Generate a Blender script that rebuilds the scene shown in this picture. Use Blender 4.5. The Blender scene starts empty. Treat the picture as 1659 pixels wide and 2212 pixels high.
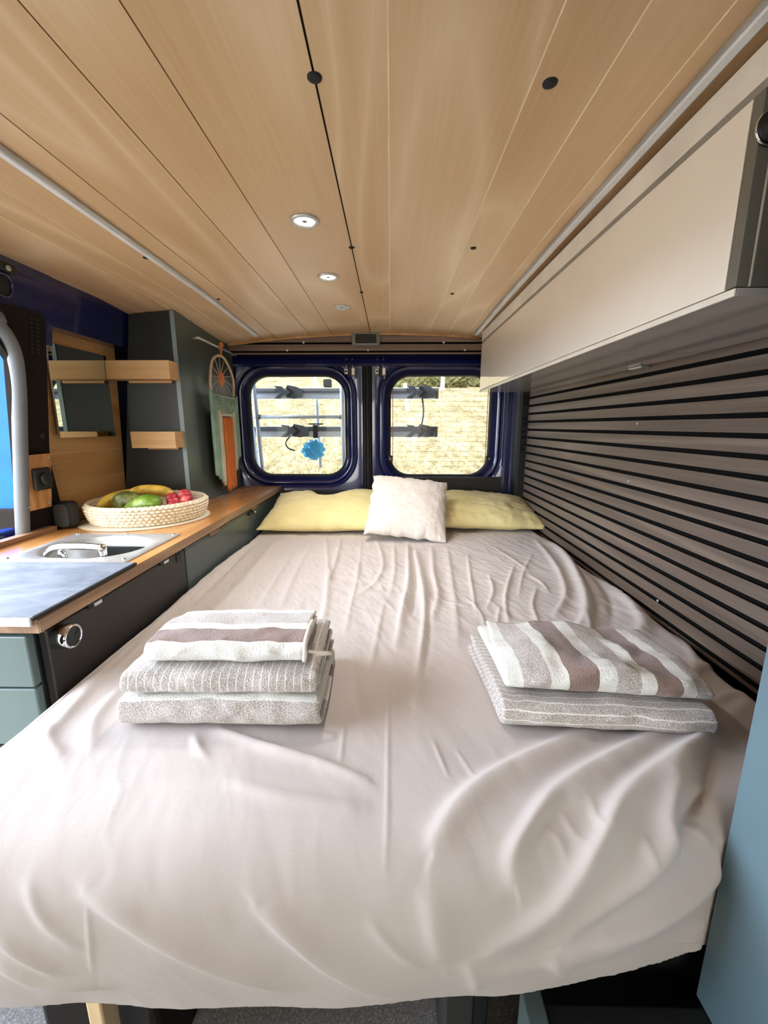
import bpy, bmesh, math, random
import numpy as np
from mathutils import Matrix, Vector
random.seed(7); RNG = np.random.default_rng(7)
SC = bpy.context.scene
COL = SC.collection
PI = math.pi
WL = {}          # world offset of every object's own frame

# ------------------------------------------------------------------ helpers
def lin(r, g, b):
    f = lambda c: (c/255/12.92) if c/255 <= .04045 else ((c/255+.055)/1.055)**2.4
    return (f(r), f(g), f(b), 1.0)

def tag(o, label=None, cat=None, group=None, kind=None):
    if label: o['label'] = label
    if cat: o['category'] = cat
    if group: o['group'] = group
    if kind: o['kind'] = kind
    return o

def thing(name, label, cat, loc, group=None, rot=(0, 0, 0)):
    o = bpy.data.objects.new(name, None); COL.objects.link(o)
    o.empty_display_size = .05
    o.location = loc; o.rotation_euler = rot
    WL[o.name] = np.array(loc, float)
    return tag(o, label, cat, group)

def mk(name, V, F, mats, parent=None, loc=None, smooth=False, mi=None, uv=None, local=False, attr=None):
    """one mesh object; V are world coordinates unless local=True"""
    V = np.asarray(V, float).reshape(-1, 3)
    if parent is not None: off = WL[parent.name]
    elif loc is not None: off = np.array(loc, float)
    else: off = np.array([(V[:, 0].min()+V[:, 0].max())/2, (V[:, 1].min()+V[:, 1].max())/2, V[:, 2].min()])
    L = V if local else V-off
    me = bpy.data.meshes.new(name)
    me.from_pydata(L.tolist(), [], [tuple(int(i) for i in f) for f in F])
    if not isinstance(mats, (list, tuple)): mats = [mats]
    for m in mats: me.materials.append(m)
    if mi is not None: me.polygons.foreach_set('material_index', np.asarray(mi, np.int32))
    if smooth: me.polygons.foreach_set('use_smooth', np.ones(len(me.polygons), bool))
    if uv is not None:
        ul = me.uv_layers.new(name='UVMap')
        li = np.empty(len(me.loops), np.int32); me.loops.foreach_get('vertex_index', li)
        ul.data.foreach_set('uv', np.asarray(uv, np.float32)[li].ravel())
    if attr is not None:
        a = me.attributes.new('pid', 'FLOAT', 'POINT'); a.data.foreach_set('value', np.asarray(attr, np.float32))
    me.update()
    o = bpy.data.objects.new(name, me); COL.objects.link(o)
    if parent is not None: o.parent = parent; WL[o.name] = off
    else: o.location = off; WL[o.name] = off
    return o

def bmd(bm):
    bm.verts.index_update()
    V = [tuple(v.co) for v in bm.verts]; F = [[v.index for v in f.verts] for f in bm.faces]
    bm.free(); return V, F

def boxd(lo, hi, bev=0.0, seg=2):
    bm = bmesh.new(); bmesh.ops.create_cube(bm, size=1)
    lo = np.array(lo, float); hi = np.array(hi, float)
    for v in bm.verts:
        v.co = Vector(((lo+hi)/2+(hi-lo)*np.array(v.co)))
    if bev > 0:
        bmesh.ops.bevel(bm, geom=list(bm.edges)+list(bm.verts), offset=bev, segments=seg, affect='EDGES', profile=.5)
    return bmd(bm)

def box(name, lo, hi, mat, parent=None, bev=.002, seg=2, **k):
    V, F = boxd(lo, hi, bev, seg); return mk(name, V, F, mat, parent, **k)

def join(parts):
    V = []; F = []; n = 0
    for v, f in parts:
        v = [tuple(x) for x in v]; V += v; F += [[i+n for i in g] for g in f]; n += len(v)
    return V, F

def tubed(path, r, n=10, closed=False, cap=True, flat=1.0):
    P = np.asarray(path, float); m = len(P)
    R = np.full(m, r) if np.isscalar(r) else np.asarray(r, float)
    if closed: T = np.roll(P, -1, 0)-np.roll(P, 1, 0)
    else: T = np.gradient(P, axis=0)
    T /= np.linalg.norm(T, axis=1)[:, None]+1e-12
    up = np.array([0, 0, 1.0]) if abs(T[0][2]) < .9 else np.array([1.0, 0, 0])
    u = np.cross(T[0], up); u /= np.linalg.norm(u)
    V = []
    for i in range(m):
        u = u-T[i]*np.dot(u, T[i]); u /= np.linalg.norm(u); w = np.cross(T[i], u)
        for k in range(n):
            a = 2*PI*k/n; V.append(P[i]+R[i]*(math.cos(a)*u+flat*math.sin(a)*w))
    F = []
    for i in range(m if closed else m-1):
        j = (i+1) % m
        for k in range(n):
            F.append([i*n+k, i*n+(k+1) % n, j*n+(k+1) % n, j*n+k])
    if cap and not closed:
        F.append(list(range(n))[::-1]); F.append([(m-1)*n+k for k in range(n)])
    return V, F

def tube(name, path, r, mat, parent=None, n=10, **k):
    c = k.pop('closed', False); fl = k.pop('flat', 1.0)
    V, F = tubed(path, r, n, closed=c, flat=fl); return mk(name, V, F, mat, parent, smooth=True, **k)

def smooth_path(pts, n=8):
    P = np.asarray(pts, float); out = []
    m = len(P)
    for i in range(m-1):
        p0 = P[max(i-1, 0)]; p1 = P[i]; p2 = P[i+1]; p3 = P[min(i+2, m-1)]
        for t in np.linspace(0, 1, n, endpoint=False):
            out.append(.5*((2*p1)+(-p0+p2)*t+(2*p0-5*p1+4*p2-p3)*t*t+(-p0+3*p1-3*p2+p3)*t**3))
    out.append(P[-1]); return np.array(out)

def lathed(prof, n=32, axis='z', c=(0, 0, 0)):
    V = []; F = []
    for r, z in prof:
        for k in range(n):
            a = 2*PI*k/n
            p = (r*math.cos(a), r*math.sin(a), z)
            if axis == 'y': p = (p[0], p[2], p[1])
            if axis == 'x': p = (p[2], p[0], p[1])
            V.append((p[0]+c[0], p[1]+c[1], p[2]+c[2]))
    m = len(prof)
    for i in range(m-1):
        for k in range(n):
            F.append([i*n+k, i*n+(k+1) % n, (i+1)*n+(k+1) % n, (i+1)*n+k])
    F.append(list(range(n))[::-1]); F.append([(m-1)*n+k for k in range(n)])
    return V, F

def lathe(name, prof, mat, parent=None, n=32, axis='z', c=(0, 0, 0), **k):
    V, F = lathed(prof, n, axis, c); return mk(name, V, F, mat, parent, smooth=True, **k)

def prismd(poly, axis, a, b):
    """extrude 2-D polygon along axis ('x': poly=(y,z), 'y': (x,z), 'z': (x,y))"""
    V = []
    for t in (a, b):
        for p, q in poly:
            V.append({'x': (t, p, q), 'y': (p, t, q), 'z': (p, q, t)}[axis])
    n = len(poly)
    F = [[i, (i+1) % n, n+(i+1) % n, n+i] for i in range(n)]
    F += [list(range(n))[::-1], list(range(n, 2*n))]
    return V, F

def fixn(o):
    bm = bmesh.new(); bm.from_mesh(o.data); bmesh.ops.recalc_face_normals(bm, faces=bm.faces[:]); bm.to_mesh(o.data); bm.free(); return o

def prism(name, poly, axis, a, b, mat, parent=None, bev=0, **k):
    V, F = prismd(poly, axis, a, b)
    if bev:
        bm = bmesh.new(); vs = [bm.verts.new(v) for v in V]
        for f in F: bm.faces.new([vs[i] for i in f])
        bmesh.ops.recalc_face_normals(bm, faces=bm.faces[:])
        bmesh.ops.bevel(bm, geom=list(bm.edges)+list(bm.verts), offset=bev, segments=2, affect='EDGES', profile=.5)
        V, F = bmd(bm)
    return fixn(mk(name, V, F, mat, parent, **k))

def gridF(nu, nv, wrapu=False):
    i = np.arange(nu if wrapu else nu-1)[:, None]; j = np.arange(nv-1)[None, :]
    i2 = (i+1) % nu
    return np.stack([(i*nv+j), (i2*nv+j), (i2*nv+j+1), (i*nv+j+1)], -1).reshape(-1, 4)

def rrect(cx, cz, w, h, r, n=12):
    """rounded rectangle, 4*(n+1) points, counter-clockwise from +x side"""
    pts = []
    for qx, qz, a0 in ((1, 1, 0), (-1, 1, 90), (-1, -1, 180), (1, -1, 270)):
        for k in range(n+1):
            a = math.radians(a0+90*k/n)
            pts.append((cx+qx*(w/2-r)+r*math.cos(a), cz+qz*(h/2-r)+r*math.sin(a)))
    return pts

def smst(a, b, x):
    t = np.clip((x-a)/(b-a), 0, 1); return t*t*(3-2*t)

# value noise on numpy arrays (2-D), for cloth
_T = RNG.random((256, 256))
def vn(x, y):
    x = np.asarray(x, float); y = np.asarray(y, float)
    xi = np.floor(x).astype(int); yi = np.floor(y).astype(int); fx = x-xi; fy = y-yi
    fx = fx*fx*(3-2*fx); fy = fy*fy*(3-2*fy)
    g = lambda a, b: _T[a % 256, b % 256]
    return (g(xi, yi)*(1-fx)+g(xi+1, yi)*fx)*(1-fy)+(g(xi, yi+1)*(1-fx)+g(xi+1, yi+1)*fx)*fy-.5
def fbm(x, y, o=4):
    s = 0; a = 1.0
    for i in range(o): s = s+a*vn(x*2**i+17.3*i, y*2**i+5.1*i); a *= .5
    return s

# ------------------------------------------------------------------ materials
MATS = {}
class NT:
    def __init__(s, name):
        s.m = bpy.data.materials.new(name); s.m.use_nodes = True
        s.t = s.m.node_tree; s.t.nodes.clear()
        s.out = s.n('ShaderNodeOutputMaterial'); s.b = s.n('ShaderNodeBsdfPrincipled')
        s.l(s.b.outputs[0], s.out.inputs[0]); MATS[name] = s.m
    def n(s, ty, **k):
        o = s.t.nodes.new(ty)
        for a, v in k.items(): setattr(o, a, v)
        return o
    def l(s, a, b): s.t.links.new(a, b)
    def set(s, **k):
        for a, v in k.items():
            nm = {'col': 'Base Color', 'rough': 'Roughness', 'metal': 'Metallic', 'spec': 'Specular IOR Level', 'coat': 'Coat Weight',
                  'coatr': 'Coat Roughness', 'sheen': 'Sheen Weight', 'sub': 'Subsurface Weight', 'trans': 'Transmission Weight', 'ior': 'IOR', 'alpha': 'Alpha'}[a]
            s.b.inputs[nm].default_value = v
    def coord(s, kind='Object', scale=(1, 1, 1), rot=(0, 0, 0)):
        c = s.n('ShaderNodeTexCoord'); mp = s.n('ShaderNodeMapping')
        mp.inputs['Scale'].default_value = scale; mp.inputs['Rotation'].default_value = rot
        s.l(c.outputs[kind], mp.inputs[0]); return mp.outputs[0]
    def noise(s, vec, scale=5, detail=3, rough=.5, dist=0):
        o = s.n('ShaderNodeTexNoise'); o.inputs['Scale'].default_value = scale; o.inputs['Detail'].default_value = detail
        o.inputs['Roughness'].default_value = rough; o.inputs['Distortion'].default_value = dist
        if vec is not None: s.l(vec, o.inputs['Vector'])
        return o.outputs['Fac']
    def math(s, op, a, b=None, c=None):
        o = s.n('ShaderNodeMath', operation=op)
        for i, x in enumerate((a, b, c)):
            if x is None: continue
            if isinstance(x, (int, float)): o.inputs[i].default_value = x
            else: s.l(x, o.inputs[i])
        return o.outputs[0]
    def ramp(s, fac, stops, mode='LINEAR'):
        o = s.n('ShaderNodeValToRGB'); o.color_ramp.interpolation = mode
        e = o.color_ramp.elements
        while len(e) < len(stops): e.new(.5)
        for i, (p, c) in enumerate(stops): e[i].position = p; e[i].color = c
        s.l(fac, o.inputs[0]); return o.outputs[0]
    def mix(s, fac, a, b, mode='MIX'):
        o = s.n('ShaderNodeMix', data_type='RGBA', blend_type=mode)
        for i, x in ((0, fac), (6, a), (7, b)):
            if isinstance(x, (int, float)): o.inputs[i].default_value = x
            elif isinstance(x, tuple): o.inputs[i].default_value = x
            else: s.l(x, o.inputs[i])
        return o.outputs[2]
    def col(s, x): s.l(x, s.b.inputs['Base Color'])
    def bump(s, h, strength=.3, dist=.002, prev=None):
        o = s.n('ShaderNodeBump'); o.inputs['Strength'].default_value = strength; o.inputs['Distance'].default_value = dist
        s.l(h, o.inputs['Height'])
        if prev is not None: s.l(prev, o.inputs['Normal'])
        s.l(o.outputs[0], s.b.inputs['Normal']); return o.outputs[0]

def plain(name, col, rough=.5, metal=0, spec=.5, coat=0, var=.06, vs=9, bump=0, bs=200, coatr=.05):
    """solid paint / plastic / metal with slight procedural variation"""
    t = NT(name); v = t.coord()
    f = t.noise(v, vs, 4)
    c2 = tuple(min(1, x*(1+var*2)) for x in col[:3])+(1,); c1 = tuple(x*(1-var*2) for x in col[:3])+(1,)
    t.col(t.ramp(f, [(.25, c1), (.75, c2)]))
    t.set(rough=rough, metal=metal, spec=spec, coat=coat, coatr=coatr)
    if bump: t.bump(t.noise(v, bs, 3), bump, .001)
    return t.m

def wood(name, ca, cb, cc, axis=1, rough=.45, rings=9, ringw=2.2, fibre=140, along=.12, pid=False, coat=0, bump=.06, gain=1.0):
    t = NT(name)
    sc = [1, 1, 1]; sc[axis] = along
    v = t.coord('Object', tuple(sc))
    if pid:
        a = t.n('ShaderNodeAttribute', attribute_name='pid'); cx = t.n('ShaderNodeCombineXYZ')
        t.l(t.math('MULTIPLY', a.outputs['Fac'], 3.7), cx.inputs[1]); t.l(t.math('MULTIPLY', a.outputs['Fac'], 5.3), cx.inputs[2])
        ad = t.n('ShaderNodeVectorMath', operation='ADD'); t.l(v, ad.inputs[0]); t.l(cx.outputs[0], ad.inputs[1]); v = ad.outputs[0]
    big = t.noise(v, ringw, 1.5, .4, .25)
    ring = t.math('PINGPONG', t.math('MULTIPLY', big, rings*2), 1.0)
    sc2 = [fibre]*3; sc2[axis] = fibre*.025
    v2 = t.coord('Object', tuple(sc2))
    fib = t.noise(v2, 1, 4, .6)
    tone = t.noise(v, ringw*2.6, 2)
    f = t.math('ADD', t.math('MULTIPLY', t.math('POWER', ring, 2.5), .42*gain), t.math('MULTIPLY', fib, .55))
    f = t.math('ADD', f, t.math('MULTIPLY', t.math('SUBTRACT', tone, .5), .5))
    t.col(t.ramp(f, [(.08, ca), (.42, cb), (.85, cc)]))
    t.set(rough=rough, coat=coat, coatr=.12)
    if bump: t.bump(f, bump, .001)
    return t.m
SKY = 1.0; SUN = 2.5; EXPO = 1.08; LAMP = 6.5; SIDE = (8.2, 9.3, 11.0); FRONT = (3.7, 3.5, 3.0)
FOLDS = [
    (9, 16, 9, [(0.078, 1.83), (0.063, 1.372), (0.034, 1.113), (0.015, 0.909)]),
    (-7, 8, 12, [(0.094, 1.77), (0.083, 1.33), (0.063, 1.083)]),
    (11, 20, 10, [(0.104, 1.701), (0.104, 1.29), (0.097, 1.083), (0.07, 0.869), (0.047, 0.707)]),
    (-6, 10, 18, [(0.119, 1.213), (0.096, 0.956), (0.068, 0.782)]),
    (7, 14, 10, [(0.18, 1.758), (0.154, 1.419), (0.148, 1.213), (0.114, 1.056)]),
    (4, 10, 14, [(0.248, 1.773), (0.213, 1.375), (0.185, 1.086), (0.162, 0.912)]),
    (6, 14, 9, [(-0.309, 1.922), (-0.231, 1.462), (-0.193, 1.173), (-0.175, 0.951)]),
    (5, 9, 12, [(-0.237, 1.922), (-0.213, 1.571), (-0.211, 1.325)]),
    (4, 12, 12, [(-0.357, 1.763), (-0.339, 1.367), (-0.318, 1.126)]),
    (4, 10, 10, [(-0.422, 1.798), (-0.396, 1.387), (-0.385, 1.138)]),
    (5, 10, 10, [(-0.068, 1.885), (-0.029, 1.564), (-0.044, 1.35), (-0.104, 1.21)]),
    (4, 10, 10, [(0.015, 1.83), (0.016, 1.467), (-0.002, 1.213)]),
    (3, 8, 8, [(-0.135, 1.858), (-0.117, 1.464), (-0.115, 1.175), (-0.115, 0.976)]),
    (3, 8, 10, [(-0.018, 1.175), (-0.033, 0.954), (-0.042, 0.812)]),
    (4, 14, 14, [(-0.088, 0.867), (-0.067, 0.732), (-0.044, 0.654)]),
    (7, 14, 10, [(-0.627, 1.917), (-0.65, 1.484), (-0.643, 1.203), (-0.633, 1.019)]),
    (9, 30, 22, [(-0.528, 1.877), (-0.495, 1.365), (-0.495, 1.106), (-0.51, 0.994)]),
    (-6, 14, 14, [(-0.62, 1.795), (-0.601, 1.385), (-0.59, 1.151)]),
    (6, 14, 20, [(-0.604, 0.966), (-0.606, 0.822), (-0.596, 0.71), (-0.59, 0.634)]),
    (-5, 14, 14, [(-0.612, 0.922), (-0.607, 0.787), (-0.593, 0.682)]),
    (6, 12, 16, [(-0.598, 0.629), (-0.564, 0.591), (-0.521, 0.562)]),
    (6, 14, 14, [(-0.542, 0.74), (-0.533, 0.653), (-0.497, 0.591)]),
    (5, 14, 14, [(-0.625, 0.822), (-0.593, 0.671), (-0.585, 0.58)]),
    (15, 26, 13, [(0.741, 1.955), (0.705, 1.624), (0.641, 1.342), (0.57, 1.141), (0.5, 1.024), (0.44, 0.966)]),
    (14, 28, 14, [(0.76, 1.912), (0.76, 1.561), (0.732, 1.273), (0.692, 1.088), (0.654, 1.011), (0.591, 0.959)]),
    (9, 16, 10, [(0.672, 1.88), (0.633, 1.566), (0.591, 1.362), (0.539, 1.215), (0.456, 1.083)]),
    (-7, 14, 14, [(0.76, 1.765), (0.723, 1.407), (0.667, 1.188), (0.589, 1.036)]),
    (-6, 12, 12, [(0.76, 1.808), (0.708, 1.504), (0.635, 1.223), (0.565, 1.063)]),
    (5, 10, 10, [(0.551, 1.091), (0.521, 1.009), (0.482, 0.949)]),
    (4, 8, 6, [(0.352, 1.424), (0.33, 1.265), (0.281, 1.136)]),
    (5, 8, 6, [(0.469, 1.516), (0.357, 1.218), (0.315, 1.019)]),
    (4, 7, 7, [(0.492, 1.424), (0.512, 1.337), (0.505, 1.258)]),
    (4, 7, 6, [(0.317, 1.641), (0.273, 1.332), (0.242, 1.086)]),
    (4, 7, 7, [(0.443, 1.778), (0.479, 1.614), (0.508, 1.449)]),
    (3, 6, 6, [(0.593, 1.676), (0.476, 1.424), (0.398, 1.218)]),
    (3, 6, 6, [(0.232, 1.215), (0.255, 1.116), (0.25, 1.006)]),
    (4, 6, 8, [(0.481, 1.295), (0.419, 1.151), (0.395, 1.009)]),
    (3, 6, 6, [(0.323, 1.148), (0.294, 1.058), (0.286, 0.981)]),
    (3, 7, 7, [(0.164, 1.18), (0.214, 1.148), (0.276, 1.183)]),
    (5, 12, 12, [(0.758, 1.053), (0.728, 0.954), (0.684, 0.859), (0.625, 0.79)]),
    (6, 12, 16, [(0.737, 0.869), (0.669, 0.824), (0.615, 0.775)]),
    (6, 14, 14, [(0.734, 0.76), (0.646, 0.73), (0.559, 0.682)]),
    (12, 28, 15, [(0.364, 0.644), (0.193, 0.556), (0.117, 0.507), (0.073, 0.46), (0.058, 0.426)]),
    (14, 28, 15, [(0.516, 0.657), (0.323, 0.557), (0.226, 0.496), (0.179, 0.44), (0.157, 0.4), (0.157, 0.369)]),
    (-5, 14, 14, [(0.258, 0.507), (0.196, 0.438), (0.169, 0.401)]),
    (15, 26, 15, [(0.702, 0.73), (0.529, 0.614), (0.437, 0.563), (0.328, 0.495), (0.284, 0.43), (0.235, 0.365), (0.187, 0.314), (0.133, 0.277)]),
    (15, 18, 26, [(0.559, 0.643), (0.468, 0.564), (0.398, 0.472), (0.375, 0.401), (0.335, 0.365), (0.266, 0.322), (0.221, 0.283)]),
    (-14, 16, 26, [(0.529, 0.598), (0.471, 0.542), (0.422, 0.458), (0.398, 0.396)]),
    (12, 24, 16, [(0.463, 0.375), (0.447, 0.334), (0.399, 0.298), (0.307, 0.272), (0.222, 0.263)]),
    (2, 5, 8, [(0.284, 0.497), (0.281, 0.464), (0.284, 0.439)]),
    (2.5, 6, 8, [(0.338, 0.415), (0.338, 0.391), (0.338, 0.375)]),
    (2, 8, 8, [(0.38, 0.409), (0.378, 0.387), (0.38, 0.367)]),
    (2.5, 8, 8, [(0.412, 0.42), (0.427, 0.397), (0.438, 0.372)]),
    (1.5, 6, 6, [(0.209, 0.446), (0.224, 0.418), (0.227, 0.38)]),
    (1.5, 6, 6, [(0.237, 0.472), (0.245, 0.433), (0.255, 0.414)]),
    (3, 8, 10, [(-0.023, 0.32), (0.005, 0.283), (0.036, 0.251)]),
    (4, 22, 22, [(0.132, 0.218), (0.185, 0.235), (0.248, 0.24), (0.352, 0.248)]),
    (5, 6, 6, [(0.458, 0.239), (0.438, 0.232), (0.419, 0.234)]),
    (5, 6, 6, [(0.461, 0.22), (0.438, 0.215), (0.409, 0.22)]),
    (4, 5, 5, [(0.464, 0.199), (0.443, 0.195), (0.419, 0.198)]),
    (4, 10, 10, [(0.099, 0.249), (0.11, 0.221), (0.117, 0.189)]),
    (4, 10, 10, [(0.209, 0.247), (0.222, 0.223), (0.24, 0.204)]),
    (5, 26, 16, [(0.05, 0.359), (0.057, 0.305), (0.067, 0.253)]),
    (9, 22, 11, [(-0.369, 0.366), (-0.317, 0.327), (-0.237, 0.273), (-0.143, 0.216)]),
    (9, 24, 11, [(-0.159, 0.344), (-0.122, 0.306), (-0.067, 0.25), (0.006, 0.192)]),
    (6, 14, 8, [(-0.492, 0.319), (-0.442, 0.275), (-0.411, 0.252)]),
    (7, 16, 8, [(-0.497, 0.27), (-0.43, 0.233), (-0.367, 0.221)]),
    (7, 8, 12, [(-0.296, 0.629), (-0.203, 0.591), (-0.102, 0.559), (-0.036, 0.53)]),
    (4, 14, 14, [(-0.236, 0.523), (-0.161, 0.5), (-0.039, 0.484)]),
    (3, 8, 8, [(-0.335, 0.616), (-0.312, 0.585), (-0.289, 0.566)]),
    (3, 10, 10, [(-0.448, 0.385), (-0.417, 0.327), (-0.375, 0.286)]),
    (1.2, 3, 3, [(-0.002, 0.765), (-0.003, 0.61), (-0.003, 0.474), (-0.005, 0.393)]),
    (1.2, 3, 3, [(-0.08, 0.642), (-0.078, 0.56)]),
    (1.5, 3, 3, [(0.073, 0.611), (0.089, 0.536)]),
    (1.2, 3, 3, [(0.109, 0.591), (0.13, 0.528)]),
    (1.4, 3, 3, [(-0.367, 0.347), (-0.365, 0.293), (-0.369, 0.248)]),
]
# ------------------------------------------------------------------ material library
M_ceil = wood('beech_laminate', lin(202, 165, 122), lin(216, 182, 140), lin(228, 199, 161), axis=1, rough=.36, rings=9, ringw=2.3, along=.24, pid=True, bump=.02, gain=1.15)
M_groove = plain('groove_dark', lin(70, 48, 32), .8)
M_bevel = plain('groove_pale', lin(250, 232, 198), .5)  # ceiling groove lines: edge highlights painted in as a paler colour
M_grooveb = plain('groove_brown', lin(150, 108, 66), .7)
M_slat = wood('grey_oak_slat', lin(74, 61, 51), lin(102, 87, 75), lin(124, 109, 96), axis=1, rough=.5, rings=7, ringw=5, along=.06, fibre=160, bump=.1)
M_slatx = wood('grey_oak_slat_cross', lin(92, 72, 60), lin(124, 101, 87), lin(150, 127, 111), axis=0, rough=.5, rings=7, ringw=5, along=.06, fibre=160, bump=.1)
M_felt = plain('black_felt', lin(16, 14, 13), .95, spec=.1)
M_navy = plain('navy_paint', lin(14, 21, 76), .25, coat=.8, var=.05)
M_blue = plain('sunlit_blue_paint', lin(14, 84, 206), .6, coat=0, spec=.2)  # sliding-door blue with its sunlit brightness put into the colour
M_black = plain('black_plastic', lin(20, 20, 21), .55, bump=.15, bs=500)
M_blackm = plain('matt_black_lining', lin(33, 29, 26), .9, spec=.15, bump=.2, bs=300)
M_rubber = plain('black_rubber', lin(15, 15, 16), .7)
M_sealgrey = plain('grey_rubber', lin(112, 116, 122), .6)
M_trimgrey = plain('dark_grey_trim', lin(44, 43, 40), .75, bump=.25, bs=400)
M_green = plain('grey_green_laminate', lin(88, 103, 101), .38, var=.03)
M_greend = plain('dark_green_laminate', lin(70, 82, 79), .34, var=.03)
M_edge = plain('pale_green_edge', lin(128, 146, 150), .4)
M_char = plain('charcoal_laminate', lin(31, 33, 32), .42, var=.04)
M_fridge = plain('black_fridge', lin(34, 31, 29), .45, var=.05)
M_bluegrey = plain('blue_grey_laminate', lin(88, 109, 117), .5, var=.03, bump=.05, bs=400)
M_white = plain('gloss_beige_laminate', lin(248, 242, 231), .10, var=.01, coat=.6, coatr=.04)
M_whiteedge = plain('cream_edge', lin(240, 234, 222), .35)
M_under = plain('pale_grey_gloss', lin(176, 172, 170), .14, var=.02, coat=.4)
M_greyalu = plain('grey_rail', lin(160, 160, 156), .4, metal=.4)
M_chrome = plain('chrome', lin(225, 225, 225), .08, metal=1, var=.01)
M_steel = plain('brushed_steel', lin(206, 206, 204), .40, metal=.7, var=.05, vs=40)
M_alu = plain('aluminium', lin(205, 208, 210), .35, metal=.8)
M_zinc = plain('zinc_plate', lin(190, 186, 176), .4, metal=.7)
M_diff = plain('frosted_diffuser', lin(222, 222, 222), .5)
M_grey = plain('dark_grey_laminate', lin(112, 110, 102), .4, var=.03)
M_greyl = plain('light_line', lin(206, 200, 184), .4)
M_oak = wood('oak_worktop', lin(168, 112, 60), lin(194, 138, 80), lin(214, 162, 104), axis=1, rough=.24, rings=8, ringw=3.5, along=.15, coat=.4, bump=.04)
M_edgeply = wood('worktop_edge', lin(112, 82, 58), lin(140, 108, 80), lin(166, 134, 104), axis=1, rough=.5, rings=6, ringw=6, along=.1)
M_shelf = wood('pale_oak_shelf', lin(184, 140, 88), lin(208, 165, 110), lin(224, 186, 132), axis=0, rough=.45, rings=7, ringw=5, along=.1)
M_plank = wood('oak_wall_panel', lin(168, 126, 78), lin(190, 147, 95), lin(206, 166, 112), axis=1, rough=.45, rings=7, ringw=3, along=.15)
M_plate = wood('acacia_plate', lin(150, 96, 52), lin(196, 142, 86), lin(216, 168, 110), axis=2, rough=.4, rings=6, ringw=9, along=.2)
M_leg = wood('pine_leg', lin(196, 160, 112), lin(216, 184, 138), lin(228, 200, 158), axis=2, rough=.6)
M_mat = plain('woven_placemat', lin(206, 196, 176), .85, bump=.6, bs=160)
M_led = NT('lamp_led'); M_led.set(col=(1, 1, 1, 1), rough=.4); M_led.b.inputs['Emission Color'].default_value = lin(255, 246, 226); M_led.b.inputs['Emission Strength'].default_value = 3.0; M_led = M_led.m

def m_marble():
    t = NT('grey_marble_laminate'); v = t.coord('Object', (1, 1, 1), (0, 0, .6))
    a = t.noise(v, 4, 6, .62, 1.6); b = t.noise(t.coord('Object', (3, 11, 3), (0, 0, .5)), 2.2, 6, .7, .8)
    f = t.math('ADD', t.math('MULTIPLY', a, .6), t.math('MULTIPLY', b, .4))
    t.col(t.ramp(f, [(.32, lin(76, 82, 92)), (.47, lin(112, 118, 128)), (.56, lin(130, 135, 144)), (.7, lin(156, 160, 168))]))
    t.set(rough=.55, spec=.35); return t.m
M_marble = m_marble()

def m_sheet():
    t = NT('beige_cotton_sheet'); v = t.coord()
    f = t.noise(v, 3, 4)
    t.col(t.ramp(f, [(.3, lin(187, 177, 172)), (.7, lin(197, 188, 182))]))
    t.set(rough=.85, spec=.15, sheen=.15)
    w = t.math('ADD', t.noise(t.coord('Object', (500, 60, 500)), 1, 2), t.noise(t.coord('Object', (60, 500, 60)), 1, 2))
    b1 = t.bump(w, .10, .001)
    t.bump(t.noise(t.coord('Object', (16, 7, 12)), 1, 5, .62, .9), .12, .006, prev=b1)
    return t.m
M_sheet = m_sheet()

def cloth(name, c1, c2, rough=.9, sheen=.2, wr=.25):
    t = NT(name); v = t.coord(); f = t.noise(v, 14, 4)
    t.col(t.ramp(f, [(.3, c1), (.7, c2)])); t.set(rough=rough, spec=.15, sheen=sheen)
    b = t.bump(t.noise(v, 600, 2), .12, .001)
    t.bump(t.noise(v, 22, 5, .6, .8), wr, .006, prev=b); return t.m
M_yellow = cloth('yellow_cotton', lin(219, 203, 140), lin(227, 213, 158))
M_cream = cloth('cream_linen', lin(208, 199, 190), lin(219, 211, 203), wr=.35)

W_ = lin(232, 230, 224); G_ = lin(182, 173, 166); B_ = lin(138, 116, 106); GD = lin(160, 150, 144)
def m_terry(name, kind, stops=None, n=23, duty=.14):
    """terry cloth; stripes over UV u or v"""
    t = NT(name); c = t.n('ShaderNodeTexCoord'); s = t.n('ShaderNodeSeparateXYZ'); t.l(c.outputs['UV'], s.inputs[0])
    wob = t.math('MULTIPLY', t.math('SUBTRACT', t.noise(t.coord(), 30, 3), .5), .012)
    co = t.math('ADD', s.outputs[0 if kind[0] == 'u' else 1], wob)
    spk = t.noise(t.coord(), 560, 2, .6)
    gcol = t.ramp(spk, [(.36, lin(148, 138, 131)), (.5, G_), (.64, lin(214, 208, 202))])
    wcol = t.ramp(spk, [(.3, lin(218, 216, 208)), (.7, W_)])
    bcol = t.ramp(spk, [(.3, lin(122, 100, 92)), (.7, lin(150, 128, 118))])
    if kind.endswith('thin'):
        fr = t.math('FRACT', t.math('MULTIPLY', co, n)); msk = t.math('LESS_THAN', fr, duty)
        colr = t.mix(msk, gcol, wcol)
    else:
        k = t.ramp(co, [(p, ((0, 0, 0, 1), (.5, .5, .5, 1), (1, 1, 1, 1))[i]) for p, i in stops], 'CONSTANT')
        isg = t.math('COMPARE', k, .5, .2); isb = t.math('GREATER_THAN', k, .75)
        colr = t.mix(isb, t.mix(isg, wcol, gcol), bcol)
    t.col(colr); t.set(rough=.95, spec=.08, sheen=.35)
    b = t.bump(t.noise(t.coord(), 300, 3, .65), .75, .0035)
    t.bump(t.noise(t.coord(), 38, 4), .25, .006, prev=b)
    return t.m

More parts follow.
